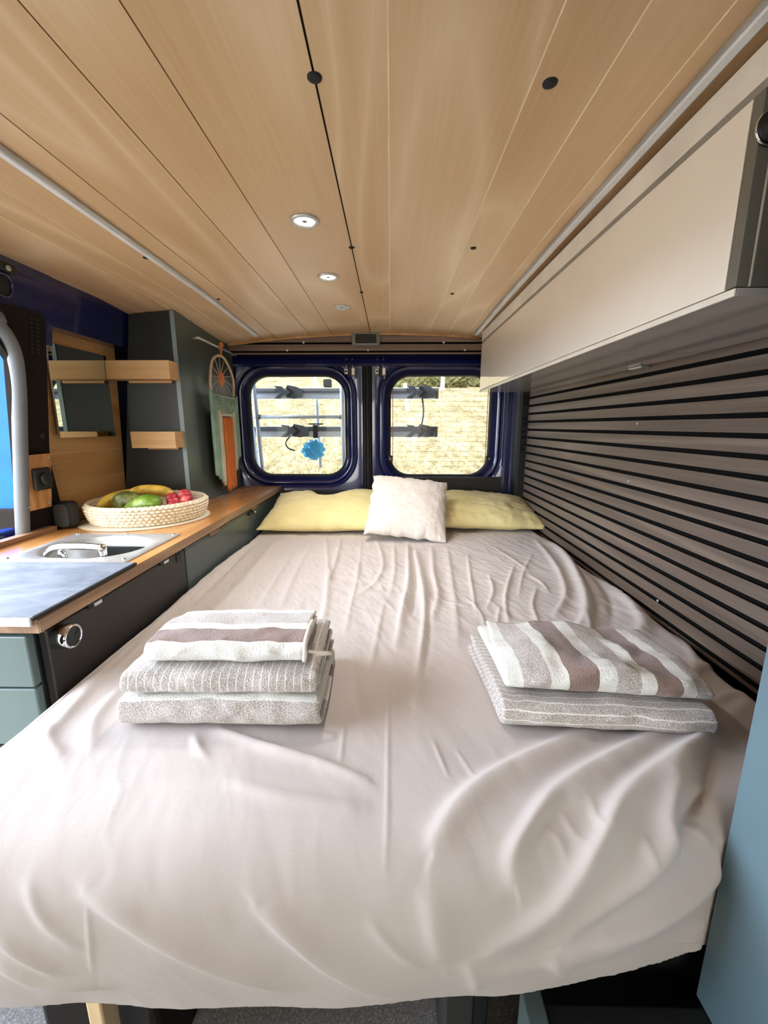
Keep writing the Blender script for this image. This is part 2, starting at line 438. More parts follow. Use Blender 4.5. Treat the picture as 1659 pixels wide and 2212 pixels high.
def m_glass():
    m = bpy.data.materials.new('window_glass'); m.use_nodes = True; t = m.node_tree; t.nodes.clear()
    o = t.nodes.new('ShaderNodeOutputMaterial'); mx = t.nodes.new('ShaderNodeMixShader'); tr = t.nodes.new('ShaderNodeBsdfTransparent')
    gl = t.nodes.new('ShaderNodeBsdfGlossy'); gl.inputs['Roughness'].default_value = .01
    fr = t.nodes.new('ShaderNodeFresnel'); fr.inputs['IOR'].default_value = 1.18
    tr.inputs['Color'].default_value = (.96, .98, .97, 1)
    t.links.new(fr.outputs[0], mx.inputs[0]); t.links.new(tr.outputs[0], mx.inputs[1]); t.links.new(gl.outputs[0], mx.inputs[2]); t.links.new(mx.outputs[0], o.inputs[0])
    return m
M_glass = m_glass()
def m_mirror():
    t = NT('mirror_glass'); t.set(col=lin(214, 222, 218), rough=.015, metal=1); return t.m
M_mirror = m_mirror()
def m_floor():
    t = NT('grey_speckled_floor'); v = t.coord(); f = t.noise(v, 240, 3, .7); g = t.noise(v, 5, 4)
    t.col(t.mix(.35, t.ramp(f, [(.35, lin(82, 80, 79)), (.55, lin(122, 119, 117)), (.72, lin(186, 182, 178))]), t.ramp(g, [(.3, lin(88, 86, 85)), (.7, lin(132, 129, 126))])))
    t.set(rough=.9); t.bump(f, .4, .003); return t.m
M_floor = m_floor()
def m_field():
    t = NT('dry_straw_ground'); v = t.coord('Object', (1, .35, 1)); a = t.noise(v, .9, 6, .68, .6); b = t.noise(v, 5.5, 5, .75); c = t.noise(v, .16, 3)
    f = t.math('ADD', t.math('MULTIPLY', a, .5), t.math('MULTIPLY', b, .5))
    base = t.ramp(f, [(.34, lin(58, 54, 40)), (.45, lin(108, 100, 78)), (.54, lin(142, 133, 108)), (.68, lin(172, 164, 144))])
    so_ = t.n('ShaderNodeSeparateXYZ'); tc_ = t.n('ShaderNodeTexCoord'); t.l(tc_.outputs['Object'], so_.inputs[0])
    near = t.math('LESS_THAN', t.math('ADD', so_.outputs[1], t.math('MULTIPLY', c, 2.0)), 7.0)  # unseen near ground turned pale to bounce light into the van
    t.col(t.mix(near, t.mix(t.math('MULTIPLY', c, .35), base, lin(138, 118, 90)), lin(196, 190, 178))); t.set(rough=1, spec=0)
    t.bump(b, .6, .12); return t.m
M_field = m_field()
M_straw = plain('straw_blades', lin(140, 128, 94), 1, spec=0, var=.25, vs=1.2)
def m_leaf():
    t = NT('scrub_leaves'); v = t.coord(); f = t.noise(v, 7, 6, .7)
    t.col(t.ramp(f, [(.35, lin(52, 54, 34)), (.5, lin(96, 94, 64)), (.66, lin(140, 134, 98))])); t.set(rough=1, spec=0); t.bump(t.noise(v, 9, 5, .7), 1, .2); return t.m
M_leaf = m_leaf()
M_post = plain('white_post', lin(226, 222, 208), .8)
M_outalu = plain('pale_alloy', lin(206, 212, 220), .4)
M_outgrey = plain('outdoor_grey_plastic', lin(96, 100, 104), .6)
M_bluecloth = cloth('blue_plastic_rag', lin(84, 190, 250), lin(130, 214, 252), .6, 0, .5)

# ------------------------------------------------------------------ camera
cam = bpy.data.cameras.new('camera'); co = bpy.data.objects.new('camera', cam); COL.objects.link(co); SC.camera = co
cam.sensor_fit = 'HORIZONTAL'; cam.sensor_width = 36; cam.lens = 900*36/1659; cam.clip_start = .02; cam.clip_end = 500
RM = Matrix(((0.999875555, -0.003192845, 0.015449251), (0.015775729, 0.202364526, -0.979183193), (0, 0.979305062, 0.202389713)))
co.matrix_world = Matrix.Translation((0, 0, 1.33)) @ RM.to_4x4()

# ------------------------------------------------------------------ the van shell
def ceilz(x, y):
    return 1.818-(.022+.055*float(smst(1.6, 2.38, y)))*(x+.05)**2

def build_ceiling():
    # cross-section: planks separated by narrow grooves; (x, dz, material of the strip that follows, plank id)
    g = [(-.90, 1), (-.80, 1), (-.615, 2), (-.435, 2), (-.318, 2), (-.1105, 3), (-.0055, 1), (.203, 1), (.302, 1), (.40, 1)]
    xs = [(-1.085, 0, 0)]; pid = 0
    cols = []   # (x, dz, mat, pid) of every column of verts
    edge = -1.085; seq = []
    for gx, k in g:
        w = {1: .0024, 2: .0022, 3: .0033}[k]
        for x in np.linspace(edge, gx-w/2, 7): seq.append((x, 0, 'p', pid))
        if k == 3: seq += [(gx-w/2+1e-4, .006, 'd', pid), (gx+w/2-1e-4, .006, 'd', pid)]
        elif k == 2: seq += [(gx-w/2+1e-4, .0016, 'b', pid), (gx+w/2-1e-4, .0016, 'b', pid)]
        else: seq += [(gx-w/2+1e-4, .0012, 'l', pid), (gx+w/2-1e-4, .0012, 'l', pid)]
        edge = gx+w/2; pid += 1
    for x in np.linspace(edge, .80, 9): seq.append((x, 0, 'p', pid))
    ys = np.concatenate([np.linspace(-1.95, 1.5, 30), np.linspace(1.6, 2.46, 14)])
    nu = len(seq); nv = len(ys); V = []; A = []
    for x, dz, k, p in seq:
        for y in ys: V.append((x, y, ceilz(x, y)+dz)); A.append(p)
    F = gridF(nu, nv); mi = np.zeros(len(F), int)
    for i in range(nu-1):
        k = seq[i][2]; k2 = seq[i+1][2]
        m = 0
        if 'd' in (k, k2): m = 1
        elif 'b' in (k, k2): m = 3
        elif 'l' in (k, k2): m = 2
        mi[i*(nv-1):(i+1)*(nv-1)] = m
    # top skin closes it into a slab
    n0 = len(V); top = 1.93
    cs = [0*nv, 0*nv+nv-1, (nu-1)*nv+nv-1, (nu-1)*nv]
    V += [(V[c][0], V[c][1], top) for c in cs]; A += [0]*4
    F = [list(f) for f in F]
    F.append([n0, n0+1, n0+2, n0+3])
    F.append(list(range(0, nv))+[n0+1, n0]); F.append([(nu-1)*nv+i for i in range(nv-1, -1, -1)]+[n0+3, n0+2])
    F.append([i*nv for i in range(nu-1, -1, -1)]+[n0, n0+3]); F.append([i*nv+nv-1 for i in range(nu)]+[n0+2, n0+1])
    mi = np.concatenate([mi, [0]*5])
    o = mk('ceiling', V, F, [M_ceil, M_groove, M_bevel, M_grooveb], mi=mi, attr=A, loc=(0, 0, 1.8))
    tag(o, kind='structure')
    for x, y, r in ((-.1105, .707, .011), (-.1105, 1.286, .0085), (-.1105, 1.684, .0075), (.229, .720, .011), (.229, 1.291, .0085), (.229, 1.70, .0075), (-.712, 1.322, .0085), (-.665, 1.727, .0065)):
        z = ceilz(x, y)
        lathe('screw_cap', [(0.0005, z-.0035), (r*.55, z-.0032), (r*.95, z-.0015), (r, z+.001), (r*.5, z+.004)], M_rubber, o, 20, c=(x, y, 0))
    return o
ceiling = build_ceiling()

# floor
tag(box('floor', (-1.2, -1.95, -.06), (.95, 2.6, 0), M_floor, bev=0), kind='structure')

# wall with horizontal slats: one comb-shaped cross-section
def comb(z0, z1, pitch, gap, n, face, depth, back):
    """profile in (offset, z): face = slat surface, depth = groove depth"""
    pts = []; mats = []
    z = z1
    for i in range(n):
        zt = z1-i*pitch; zb = max(zt-(pitch-gap), z0)
        pts += [(face, zt), (face, zb)]; mats += [0, 1]
        if zb <= z0: break
        pts += [(face+depth, zb), (face+depth, max(zb-gap, z0))]; mats += [1, 1]
    return pts, mats
def slat_wall(name, pts, mats, axis, a, b, back, mA, mB):
    zt = pts[0][1]; zb = pts[-1][1]
    poly = pts+[(back, zb), (back, zt)]
    mats = mats[:len(pts)-1]+[1, 1, 1]
    V, F = prismd(poly, axis, a, b)
    return fixn(mk(name, V, F, [mA, mB], mi=mats+[1, 1]))
pts, ms = comb(.795, 1.512, .0416, .0118, 18, .747, .008, .80)
wr = tag(slat_wall('wall_right', pts, ms, 'x' if False else 'y', .465, 2.335, .80, M_slat, M_felt), kind='structure')
for y, z in ((1.285, 1.497), (1.30, 1.337), (1.10, .852), (2.30, 1.45), (2.30, 1.12), (1.31, 1.16)):
    lathe('screw', [(.0042, .7475), (.0042, .7455), (.0028, .7442), (.0004, .7438)], M_zinc, wr, 14, axis='x', c=(0, y, z))
tag(box('trim_1', (.80, -1.95, 0), (.88, 2.62, 1.86), M_felt, bev=0), kind='structure')

# header above the rear doors
pts, ms = comb(1.712, 1.85, .0432, .0105, 4, 2.395, .008, 2.46)
hd = tag(slat_wall('trim_2', [(p, z) for p, z in pts], ms, 'x', -.93, .80, 2.44, M_slatx, M_felt), kind='structure')
for x, z in ((-.475, 1.773), (.285, 1.772), (-.565, 1.733), (-.125, 1.733), (.40, 1.733)):
    lathe('screw', [(.0052, 2.3955), (.0052, 2.3935), (.0035, 2.392), (.0004, 2.3915)], M_whiteedge, hd, 14, axis='y', c=(x, 0, z))
# curved wooden bead where the ceiling meets the header
bp = [(x, 2.385, ceilz(x, 2.385)-.004) for x in np.linspace(-.90, .47, 40)]
tag(tube('trim_3', bp, .007, M_plank, n=8), kind='structure')
for x in (-.43, .17): pass

# blue beam under the header
tag(prism('trim_4', [(2.44, 1.71), (2.475, 1.706), (2.462, 1.69), (2.458, 1.672), (2.47, 1.66), (2.54, 1.66), (2.54, 1.86), (2.46, 1.86)], 'x', -1.0, .80, M_navy), kind='structure')

# rear doors
def rear_door(name, win, outer, trim):
    cx, cz, w, h, r = win
    loops = []
    for e, y in ((0, 2.548), (.004, 2.532), (.014, 2.528), (.017, 2.520), (.030, 2.503), (.038, 2.494), (.046, 2.493), (.052, 2.502), (.062, 2.504), (.072, 2.492), (.080, 2.488)):
        loops.append([(x, y, z) for x, z in rrect(cx, cz, w+2*e, h+2*e, r+e*.9, 10)])
    ox, oz = (outer[0]+outer[1])/2, (outer[2]+outer[3])/2
    loops.append([(min(max(x, outer[0]+.004), outer[1]-.004), 2.488, min(max(z, outer[2]+.004), outer[3]-.004)) for x, z in rrect(cx, cz, 3*w, 3*h, .05, 10)])
    ol = loops[-1]
    loops.append([(outer[0] if abs(x-outer[0]) < .005 else outer[1] if abs(x-outer[1]) < .005 else x, 2.495, outer[2] if abs(z-outer[2]) < .005 else outer[3] if abs(z-outer[3]) < .005 else z) for x, y, z in ol])
    loops.append([(x, 2.56, z) for x, y, z in loops[-1]])
    loops.append([(x, 2.56, z) for x, y, z in loops[0]])
    n = len(loops[0]); V = [p for l in loops for p in l]; F = []; mi = []
    for i in range(len(loops)-1):
        for k in range(n):
            F.append([i*n+k, i*n+(k+1) % n, (i+1)*n+(k+1) % n, (i+1)*n+k]); mi.append(1 if i < 2 else 0)
    for k in range(n): F.append([(len(loops)-1)*n+k, (len(loops)-1)*n+(k+1) % n, (k+1) % n, k]); mi.append(1)
    o = fixn(mk(name, V, F, [M_navy, M_rubber], mi=mi, smooth=False))
    for p in o.data.polygons: p.use_smooth = True
    md = o.modifiers.new('es', 'EDGE_SPLIT'); md.split_angle = math.radians(50)
    tag(o, kind='structure')
    return o
WINL = (-.553, 1.326, .560, .572, .115); WINR = (.292, 1.326, .582, .572, .115)
d1 = rear_door('door_1', WINL, (-.97, -.160, .75, 1.69), None)
d2 = rear_door('door_2', WINR, (-.112, .76, .75, 1.69), None)
for nm, wn in (('window_1', WINL), ('window_2', WINR)):
    P = rrect(*wn[:2], wn[2]+.006, wn[3]+.006, wn[4], 12)
    V, F = prismd(P, 'y', 2.544, 2.549); wo = tag(fixn(mk(nm, V, F, M_glass)), kind='structure')
    if nm == 'window_2':
        # heating wires joined by their two bus bars
        parts = [boxd((x-.002, 2.5425, 1.07), (x+.002, 2.5435, 1.58), 0) for x in (.012, .572)]
        parts += [boxd((.012, 2.5428, z-.0006), (.572, 2.5434, z+.0006), 0) for z in np.linspace(1.09, 1.56, 17)]
        V, F = join(parts); mk('heating_wire', V, F, M_grooveb, wo)
        for x in (-.004, .588):
            box('window_latch', (x-.014, 2.522, 1.118), (x+.014, 2.544, 1.155), M_black, wo, .004)
            lathe('latch_screw', [(.006, 2.522), (.006, 2.516), (.003, 2.513), (.0005, 2.5125)], M_zinc, wo, 14, axis='y', c=(x+.004, 0, 1.136))
# rubber centre seal between the doors
tag(prism('trim_5', [(-.162, 2.50), (-.155, 2.47), (-.146, 2.466), (-.141, 2.478), (-.130, 2.478), (-.124, 2.466), (-.116, 2.47), (-.108, 2.50), (-.108, 2.56), (-.162, 2.56)], 'z', .75, 1.70, M_rubber), kind='structure')
# plastic lower trims of the doors
dt = rrect(.31, .86, .765, .345, .05, 6)
fixn(mk('door_lining', *prismd(dt, 'y', 2.455, 2.488), M_trimgrey, d2))
fixn(mk('door_lining', *prismd(rrect(-.55, .82, .74, .26, .04, 6), 'y', 2.460, 2.488), M_trimgrey, d1))
# lock rods and plates at the top of both doors
def latch(name, x, s, door, label):
    t = thing(name, label, 'latch', (x, 2.478, 1.60), 'rod latches at the top of the rear doors')
    for k, dx in enumerate((-.016, .018)):
        tube('rod', [(x+dx, 2.466, 1.70), (x+dx, 2.468, 1.65)], .0028, M_zinc, t, 8)
    box('plate', (x-.030, 2.470, 1.618), (x-.008, 2.486, 1.648), M_zinc, t, .004)
    box('plate', (x+.010, 2.470, 1.608), (x+.032, 2.486, 1.655), M_zinc, t, .005)
    tube('hook', [(x+.02, 2.468, 1.612), (x+.026, 2.462, 1.600), (x+.018, 2.462, 1.594)], .004, M_zinc, t, 8)
    lathe('bolt', [(.006, 2.470), (.006, 2.466), (.0005, 2.465)], M_black, t, 12, axis='y', c=(x-.019, 0, 1.633))
    box('hinge_block', (x-.006, 2.468, 1.605), (x+.010, 2.487, 1.660), M_black, t, .003)
latch('door_latch', -.235, 1, d1, 'zinc rod latch at the top of the rear door with the ladder outside')
latch('door_latch', -.060, 1, d2, 'zinc rod latch at the top of the rear door with heating wires')

# jamb and louvred pillar at the slatted side
tag(prism('trim_6', [(.655, 2.487), (.655, 2.455), (.667, 2.45), (.672, 2.462), (.684, 2.462), (.688, 2.43), (.70, 2.425), (.70, 2.487)], 'z', .75, 1.70, M_navy), kind='structure')
pl = tag(prism('trim_7', [(.698, 2.43), (.704, 2.36), (.715, 2.345), (.80, 2.345), (.80, 2.56), (.698, 2.56)], 'z', .75, 1.80, M_black), kind='structure')
for z in (1.475, 1.445, 1.365, 1.335, 1.295, 1.265, 1.23, 1.20):
    prism('louvre', [(2.337, z), (2.345, z+.012), (2.35, z-.008)], 'x', .716, .742, M_rubber, pl)

# left body side: painted upper panel, black pillar lining, wall behind the counter
def wx(z): return -1.085-(1.79-z)*.142      # the side leans outwards going down
def wslab(name, y0, y1, z0, z1, th, mat, parent=None, push=0, **k):
    V = []
    for z in (z0, z1):
        for y in (y0, y1): V += [(wx(z)+push, y, z), (wx(z)+push-th, y, z)]
    F = [[0, 2, 6, 4], [1, 5, 7, 3], [0, 1, 3, 2], [4, 6, 7, 5], [0, 4, 5, 1], [2, 3, 7, 6]]
    return fixn(mk(name, V, F, mat, parent, **k))
def left_side():
    prof = [(-1.25, 0), (-1.205, 0), (-1.205, .97), (-1.172, 1.648), (-1.106, 1.648), (-1.075, 1.86), (-1.25, 1.86)]
    return fixn(mk('wall_left', *prismd(prof, 'y', 1.432, 2.56), M_navy))
wl = tag(left_side(), kind='structure')
tag(wslab('trim_8', -.25, 1.431, 1.585, 1.86, .06, M_navy, push=.004), kind='structure')
tag(wslab('trim_9', -1.95, .10, 0, 1.86, .06, M_felt), kind='structure')  # unseen front side panel; rear end set to limit door light on the bed
# pillar lining with rounded top
def lining():
    poly = [(1.292, .93), (1.460, .93), (1.445, 1.06), (1.400, 1.22), (1.395, 1.655), (1.38, 1.675), (1.30, 1.672), (1.22, 1.665), (1.15, 1.67), (-.25, 1.67), (-.25, 1.60), (1.10, 1.60), (1.21, 1.585), (1.265, 1.52)]
    V = [(wx(z)+.012, y, z) for y, z in poly]+[(wx(z)-.010, y, z) for y, z in poly]; n = len(poly)
    F = [[i, (i+1) % n, n+(i+1) % n, n+i] for i in range(n)]+[list(range(n)), list(range(n, 2*n))[::-1]]
    o = fixn(mk('trim_10', V, F, M_blackm))
    return tag(o, kind='structure')
ln = lining()
for dy in (0, .022):
    for k in range(9):
        z = 1.55+k*.012
        box('vent_slot', (wx(z)+.010, 1.332+dy, z), (wx(z)+.016, 1.345+dy, z+.007), M_rubber, ln, .001)
lathe('clip', [(.012, wx(1.30)+.012), (.011, wx(1.30)+.016), (.0005, wx(1.30)+.017)], M_rubber, ln, 16, axis='x', c=(0, 1.37, 1.30))
# recess, bracket of the body frame over the door opening
rc = rrect(1.19, 1.715, .17, .05, .02, 6)
V = [(wx(z)+.010, y, z) for y, z in rc]+[(wx(z)+.002, y, z) for y, z in rc]; n = len(rc)
fixn(mk('recess', V, [[i, (i+1) % n, n+(i+1) % n, n+i] for i in range(n)]+[list(range(n)), list(range(n, 2*n))[::-1]], M_rubber, wl))
rp = [(wx(z)+.012, y, z) for y, z in rrect(1.19, 1.715, .18, .058, .024, 6)]
tube('recess_rim', rp, .004, M_navy, wl, 8, closed=True)
box('bracket', (-1.085, 1.14, 1.752), (-1.073, 1.295, 1.778), M_trimgrey, wl, .006)
lathe('bracket_bolt', [(.008, -1.073), (.008, -1.068), (.0005, -1.066)], M_zinc, wl, 12, axis='x', c=(0, 1.262, 1.762))
# grey rubber seal around the sliding-door opening
sp = smooth_path([(wx(1.640)+.01, -.2, 1.628), (wx(1.64)+.01, 1.10, 1.628), (wx(1.62)+.012, 1.212, 1.612), (wx(1.56)+.014, 1.268, 1.555), (wx(1.46)+.014, 1.286, 1.46), (wx(1.3)+.012, 1.288, 1.30), (wx(1.1)+.010, 1.288, 1.10), (wx(.98)+.008, 1.290, .98), (wx(.7)+.006, 1.29, .70)], 8)
tag(tube('trim_11', sp, .0195, M_sealgrey, n=14), kind='structure')

# oak-look plank panel on the left side behind the counter
def wall_panel():
    y0, y1, z0, z1 = 1.43, 1.83, .975, 1.650
    gs = [1.235, 1.125]
    zs = [z1]; 
    prof = [(z1, .006)]
    for g in gs: prof += [(g+.0009, .006), (g+.0008, .0045), (g-.0008, .0045), (g-.0009, .006)]
    prof.append((z0, .006))
    V = []; A = []
    pw = lambda z: -1.1585-(1.65-z)*.045
    for z, d in prof:
        V += [(pw(z)+d-.006, y0, z), (pw(z)+d-.006, y1, z)]; A += [z]*2
    m = len(prof); F = [[2*i, 2*i+1, 2*i+3, 2*i+2] for i in range(m-1)]; mi = [0]*(m-1)
    for i in range(m-1):
        if i % 4 == 2: mi[i] = 1
    nb = len(V); V += [(pw(z1)-.012, y0, z1), (pw(z1)-.012, y1, z1), (pw(z0)-.012, y0, z0), (pw(z0)-.012, y1, z0)]
    F += [[0, 1, nb+1, nb], [2*m-2, nb+2, nb+3, 2*m-1], [nb, nb+1, nb+3, nb+2]]; mi += [0, 0, 0]
    F += [[2*i for i in range(m)]+[nb+2, nb], [2*i+1 for i in range(m-1, -1, -1)]+[nb+1, nb+3]]; mi += [0, 0]
    o = fixn(mk('trim_12', V, F, [M_plank, M_bevel], mi=mi))
    return tag(o, kind='structure')
wall_panel()
# front of the cab behind the photographer: unseen bulkhead added to cut front light, windscreen opening sized for it
V, F = join([boxd((-1.2, -2.0, 0), (.88, -1.95, .80), 0), boxd((-1.2, -2.0, 1.70), (.88, -1.95, 1.93), 0), boxd((-1.2, -2.0, .80), (-1.08, -1.95, 1.70), 0), boxd((.76, -2.0, .80), (.88, -1.95, 1.70), 0)])
tag(mk('wall_front', V, F, M_felt), kind='structure')
# low wooden upstand between counter and door opening
tag(wslab('trim_13', .74, 1.385, .975, .992, .03, M_edgeply, push=.045), kind='structure')
# opened sliding door outside, seen as a sliver of bright blue past the seal
sd = tag(prism('door_3', [(-1.46, .35), (-1.268, .35), (-1.264, 1.05), (-1.175, 1.66), (-1.38, 1.66)], 'y', 1.42, 2.6, M_blue, bev=.008), kind='structure')
box('door_lining', (-1.44, 1.405, .35), (-1.255, 2.6, 1.045), M_blackm, sd, .006)
tube('grab_handle', smooth_path([(-1.29, 1.27, 1.03), (-1.25, 1.24, 1.035), (-1.235, 1.235, 1.01), (-1.235, 1.235, .93)], 6), .009, M_sealgrey, sd, 10)
box('lock_housing', (-1.30, 1.20, .90), (-1.235, 1.34, 1.0), M_navy, sd, .02, 4)
# ------------------------------------------------------------------ bed with fitted sheet
def fold_field(x, s):
    H = np.zeros_like(x)
    for amp, wl_, wr_, pts in FOLDS:
        P = smooth_path([(p[0], p[1], 0) for p in pts], 5)[:, :2]
        sl = np.linalg.norm(np.diff(P, axis=0), axis=1); cum = np.concatenate([[0], np.cumsum(sl)]); tot = cum[-1]
        best = np.full(x.shape, 9.0); sd = np.zeros_like(x); tt = np.zeros_like(x)
        m = (x > P[:, 0].min()-.12) & (x < P[:, 0].max()+.12) & (s > P[:, 1].min()-.12) & (s < P[:, 1].max()+.12)
        if not m.any(): continue
        xm = x[m]; sm = s[m]; b = np.full(xm.shape, 9.0); side = np.zeros_like(xm); t_ = np.zeros_like(xm)
        for i in range(len(P)-1):
            a = P[i]; d = P[i+1]-a; L2 = d@d+1e-12
            t = np.clip(((xm-a[0])*d[0]+(sm-a[1])*d[1])/L2, 0, 1)
            ex = xm-(a[0]+t*d[0]); ey = sm-(a[1]+t*d[1]); di = np.hypot(ex, ey)
            c = d[0]*ey-d[1]*ex; u = di < b
            b = np.where(u, di, b); side = np.where(u, c, side); t_ = np.where(u, (cum[i]+t*sl[i])/tot, t_)
        w = np.where(side > 0, wl_, wr_)*.00082
        prof = np.exp(-(b/w)**2*.9)*.75+np.exp(-(b/(w*2.1))**2)*.25
        H[m] += amp*.001*prof*np.clip(np.sin(PI*np.clip(t_*.94+.03, 0, 1)), 0, 1)**.55
    return H

def build_sheet(bed):
    nx, ns = 500, 640
    # unfolded arc coordinate: top runs from the doors to the foot, then over a rounded edge and down
    ss = np.concatenate([np.linspace(2.44, 1.2, 250), np.linspace(1.197, .12, ns-250)])
    us = np.linspace(0, 1, nx)
    S_, U = np.meshgrid(ss, us, indexing='ij')
    X0 = -.668+U*(1.405)
    Xr = np.where(S_ > 1.0, .741, .741-.022*smst(1.0, .78, S_))
    # lateral param: rolled edges left and right
    rl = .035
    wdt = Xr+.664
    a = -.664-.045+U*(wdt+.09)                      # unfolded lateral coordinate
    left = np.clip((-.664+rl)-a, 0, None); right = np.clip(a-(Xr-rl), 0, None)
    al = np.clip(left/rl, 0, PI/2); ar = np.clip(right/rl, 0, PI/2)
    Xp = a.copy()
    Xp = np.where(left > 0, -.664+rl-rl*np.sin(al), Xp); Xp = np.where(right > 0, Xr-rl+rl*np.sin(ar), Xp)
    dl = np.where(left > 0, rl*(1-np.cos(al))+np.clip(left-rl*PI/2, 0, None), 0)+np.where(right > 0, rl*(1-np.cos(ar))+np.clip(right-rl*PI/2, 0, None), 0)
    Yf = .412+.063*(np.clip(Xp, 0, .46)/.46)**1.6+.006*np.sin(Xp*5+1)*smst(.35, .2, Xp)
    r = .060
    zt = .81
    over = np.clip((Yf+r)-S_, 0, None)
    ang = np.clip(over/r, 0, PI/2)
    down = np.clip(over-r*PI/2, 0, None)
    Y = np.where(over > 0, Yf+r-r*np.sin(ang), S_)
    Z = zt-np.where(over > 0, r*(1-np.cos(ang))+down, 0)-dl
    hem = np.clip(.563+.022*smst(.10, .45, Xp)+.005*np.sin(Xp*13+.6)+.004*np.sin(Xp*27), 0, 1)
    under = np.clip(hem-Z, 0, None)*(over > 0)
    Z = Z+under; Y = Y+under*.9+ .012*np.sin(np.clip((zt-r-Z)/(zt-r-hem+1e-6), 0, 1)*PI)*0
    bulge = .022*smst(.5, .2, Xp)*np.sin(np.clip((zt-Z)/(zt-hem), 0, 1)*PI)*(over > 0); Y = Y-bulge
    # normals of the smooth body for displacement
    P = np.stack([Xp, Y, Z], -1)
    du = np.gradient(P, axis=1); dv = np.gradient(P, axis=0)
    N = np.cross(du, dv); N /= np.linalg.norm(N, axis=-1)[..., None]+1e-9
    N *= np.sign(N[300, 250, 2])
    # folds live in (x, flat s); convert arc length s to the coordinate used for the fold list
    sflat = np.where(over > 0, Y-(zt-Z)-(Yf-.415)*smst(0, r, over), S_)
    H = fold_field(a, sflat)*1.25
    H += .004*fbm(a*3.2+3, S_*2.2, 2)+.0012*fbm(a*9+1, S_*5, 3)
    # fine crumple, stronger in the tired middle and towards the pillows
    act = .35+1.0*smst(.75, 1.2, S_)+.15*smst(.0, .5, a)*smst(.62, .45, S_)
    H += act*.0017*(1-np.abs(fbm(a*19+S_*4, S_*11+a*6, 3))*2.6)
    H += .0008*np.abs(fbm(a*42+9+S_*8, S_*16-a*9, 2))*act
    H -= .006*np.exp(-((a+.642)/.006)**2)*smst(1.6, 1.0, S_)       # seam line along the cabinets
    edge = smst(.0, .02, U)*smst(1, .98, U)
    P = P+N*(H*edge)[..., None]
    P[..., 0] = np.clip(P[..., 0], -.664, .7445)
    m = (P[..., 0] > .452) & (P[..., 1] < .475); P[..., 1] = np.where(m, .475, P[..., 1])
    V = P.reshape(-1, 3); F = gridF(len(ss), nx)
    o = mk('fitted_sheet', V, F, M_sheet, bed, smooth=True)
    fixn(o); return o
bed = thing('bed', 'wide low bed in a wrinkled beige fitted sheet filling the van', 'bed', (.04, 1.4, 0))
build_sheet(bed)
box('mattress', (-.655, .49, .60), (.735, 2.43, .785), M_cream, bed, .02, 3)
box('slat_base', (-.655, .58, .555), (.735, 2.43, .598), M_leg, bed, .004)
box('leg', (-.505, .505, 0), (-.480, .540, .556), M_leg, bed, .003)
box('leg', (.62, 1.9, 0), (.66, 1.94, .556), M_leg, bed, .003)

# under the bed and at the foot
bx = thing('storage_box', 'black step box in front of the bed beside the blue-grey cabinet', 'box', (.35, .16, 0))
box('body', (.232, -.15, 0), (.62, .456, .487), M_black, bx, .003)
box('back_panel', (.232, .515, 0), (.735, .53, .553), M_black, bx, .001)
box('lid', (.228, -.15, .489), (.62, .457, .500), M_black, bx, .003)
tag(box('divider_board', (.196, -.15, 0), (.226, .470, .508), M_green, bev=.003), 'grey-green upright board on the side of the black step box', 'board')
cr = thing('crate', 'dark grey crate on the floor under the bed', 'crate', (.15, .9, 0))
box('body', (.164, .60, .001), (.192, 1.2, .42), M_black, cr, .003)
box('side_panel', (.110, .598, .001), (.1635, 1.2, .42), M_trimgrey, cr, .003)
bag = [(y, z) for y, z in rrect(.86, .20, .58, .398, .15, 10)]
tag(prism('storage_bag', bag, 'x', -.66, -.44, M_blackm, bev=.012), 'black rounded bag on the floor behind the bed leg', 'bag')
cb = thing('tall_side_cabinet', 'plain blue-grey cabinet side standing at the foot of the bed', 'cabinet', (.7, .15, .5))
box('side_panel', (.4565, -.3, .502), (.480, .469, 1.755), M_bluegrey, cb, .0015)
box('body', (.4805, -.3, .502), (.795, .468, 1.755), M_bluegrey, cb, .002)

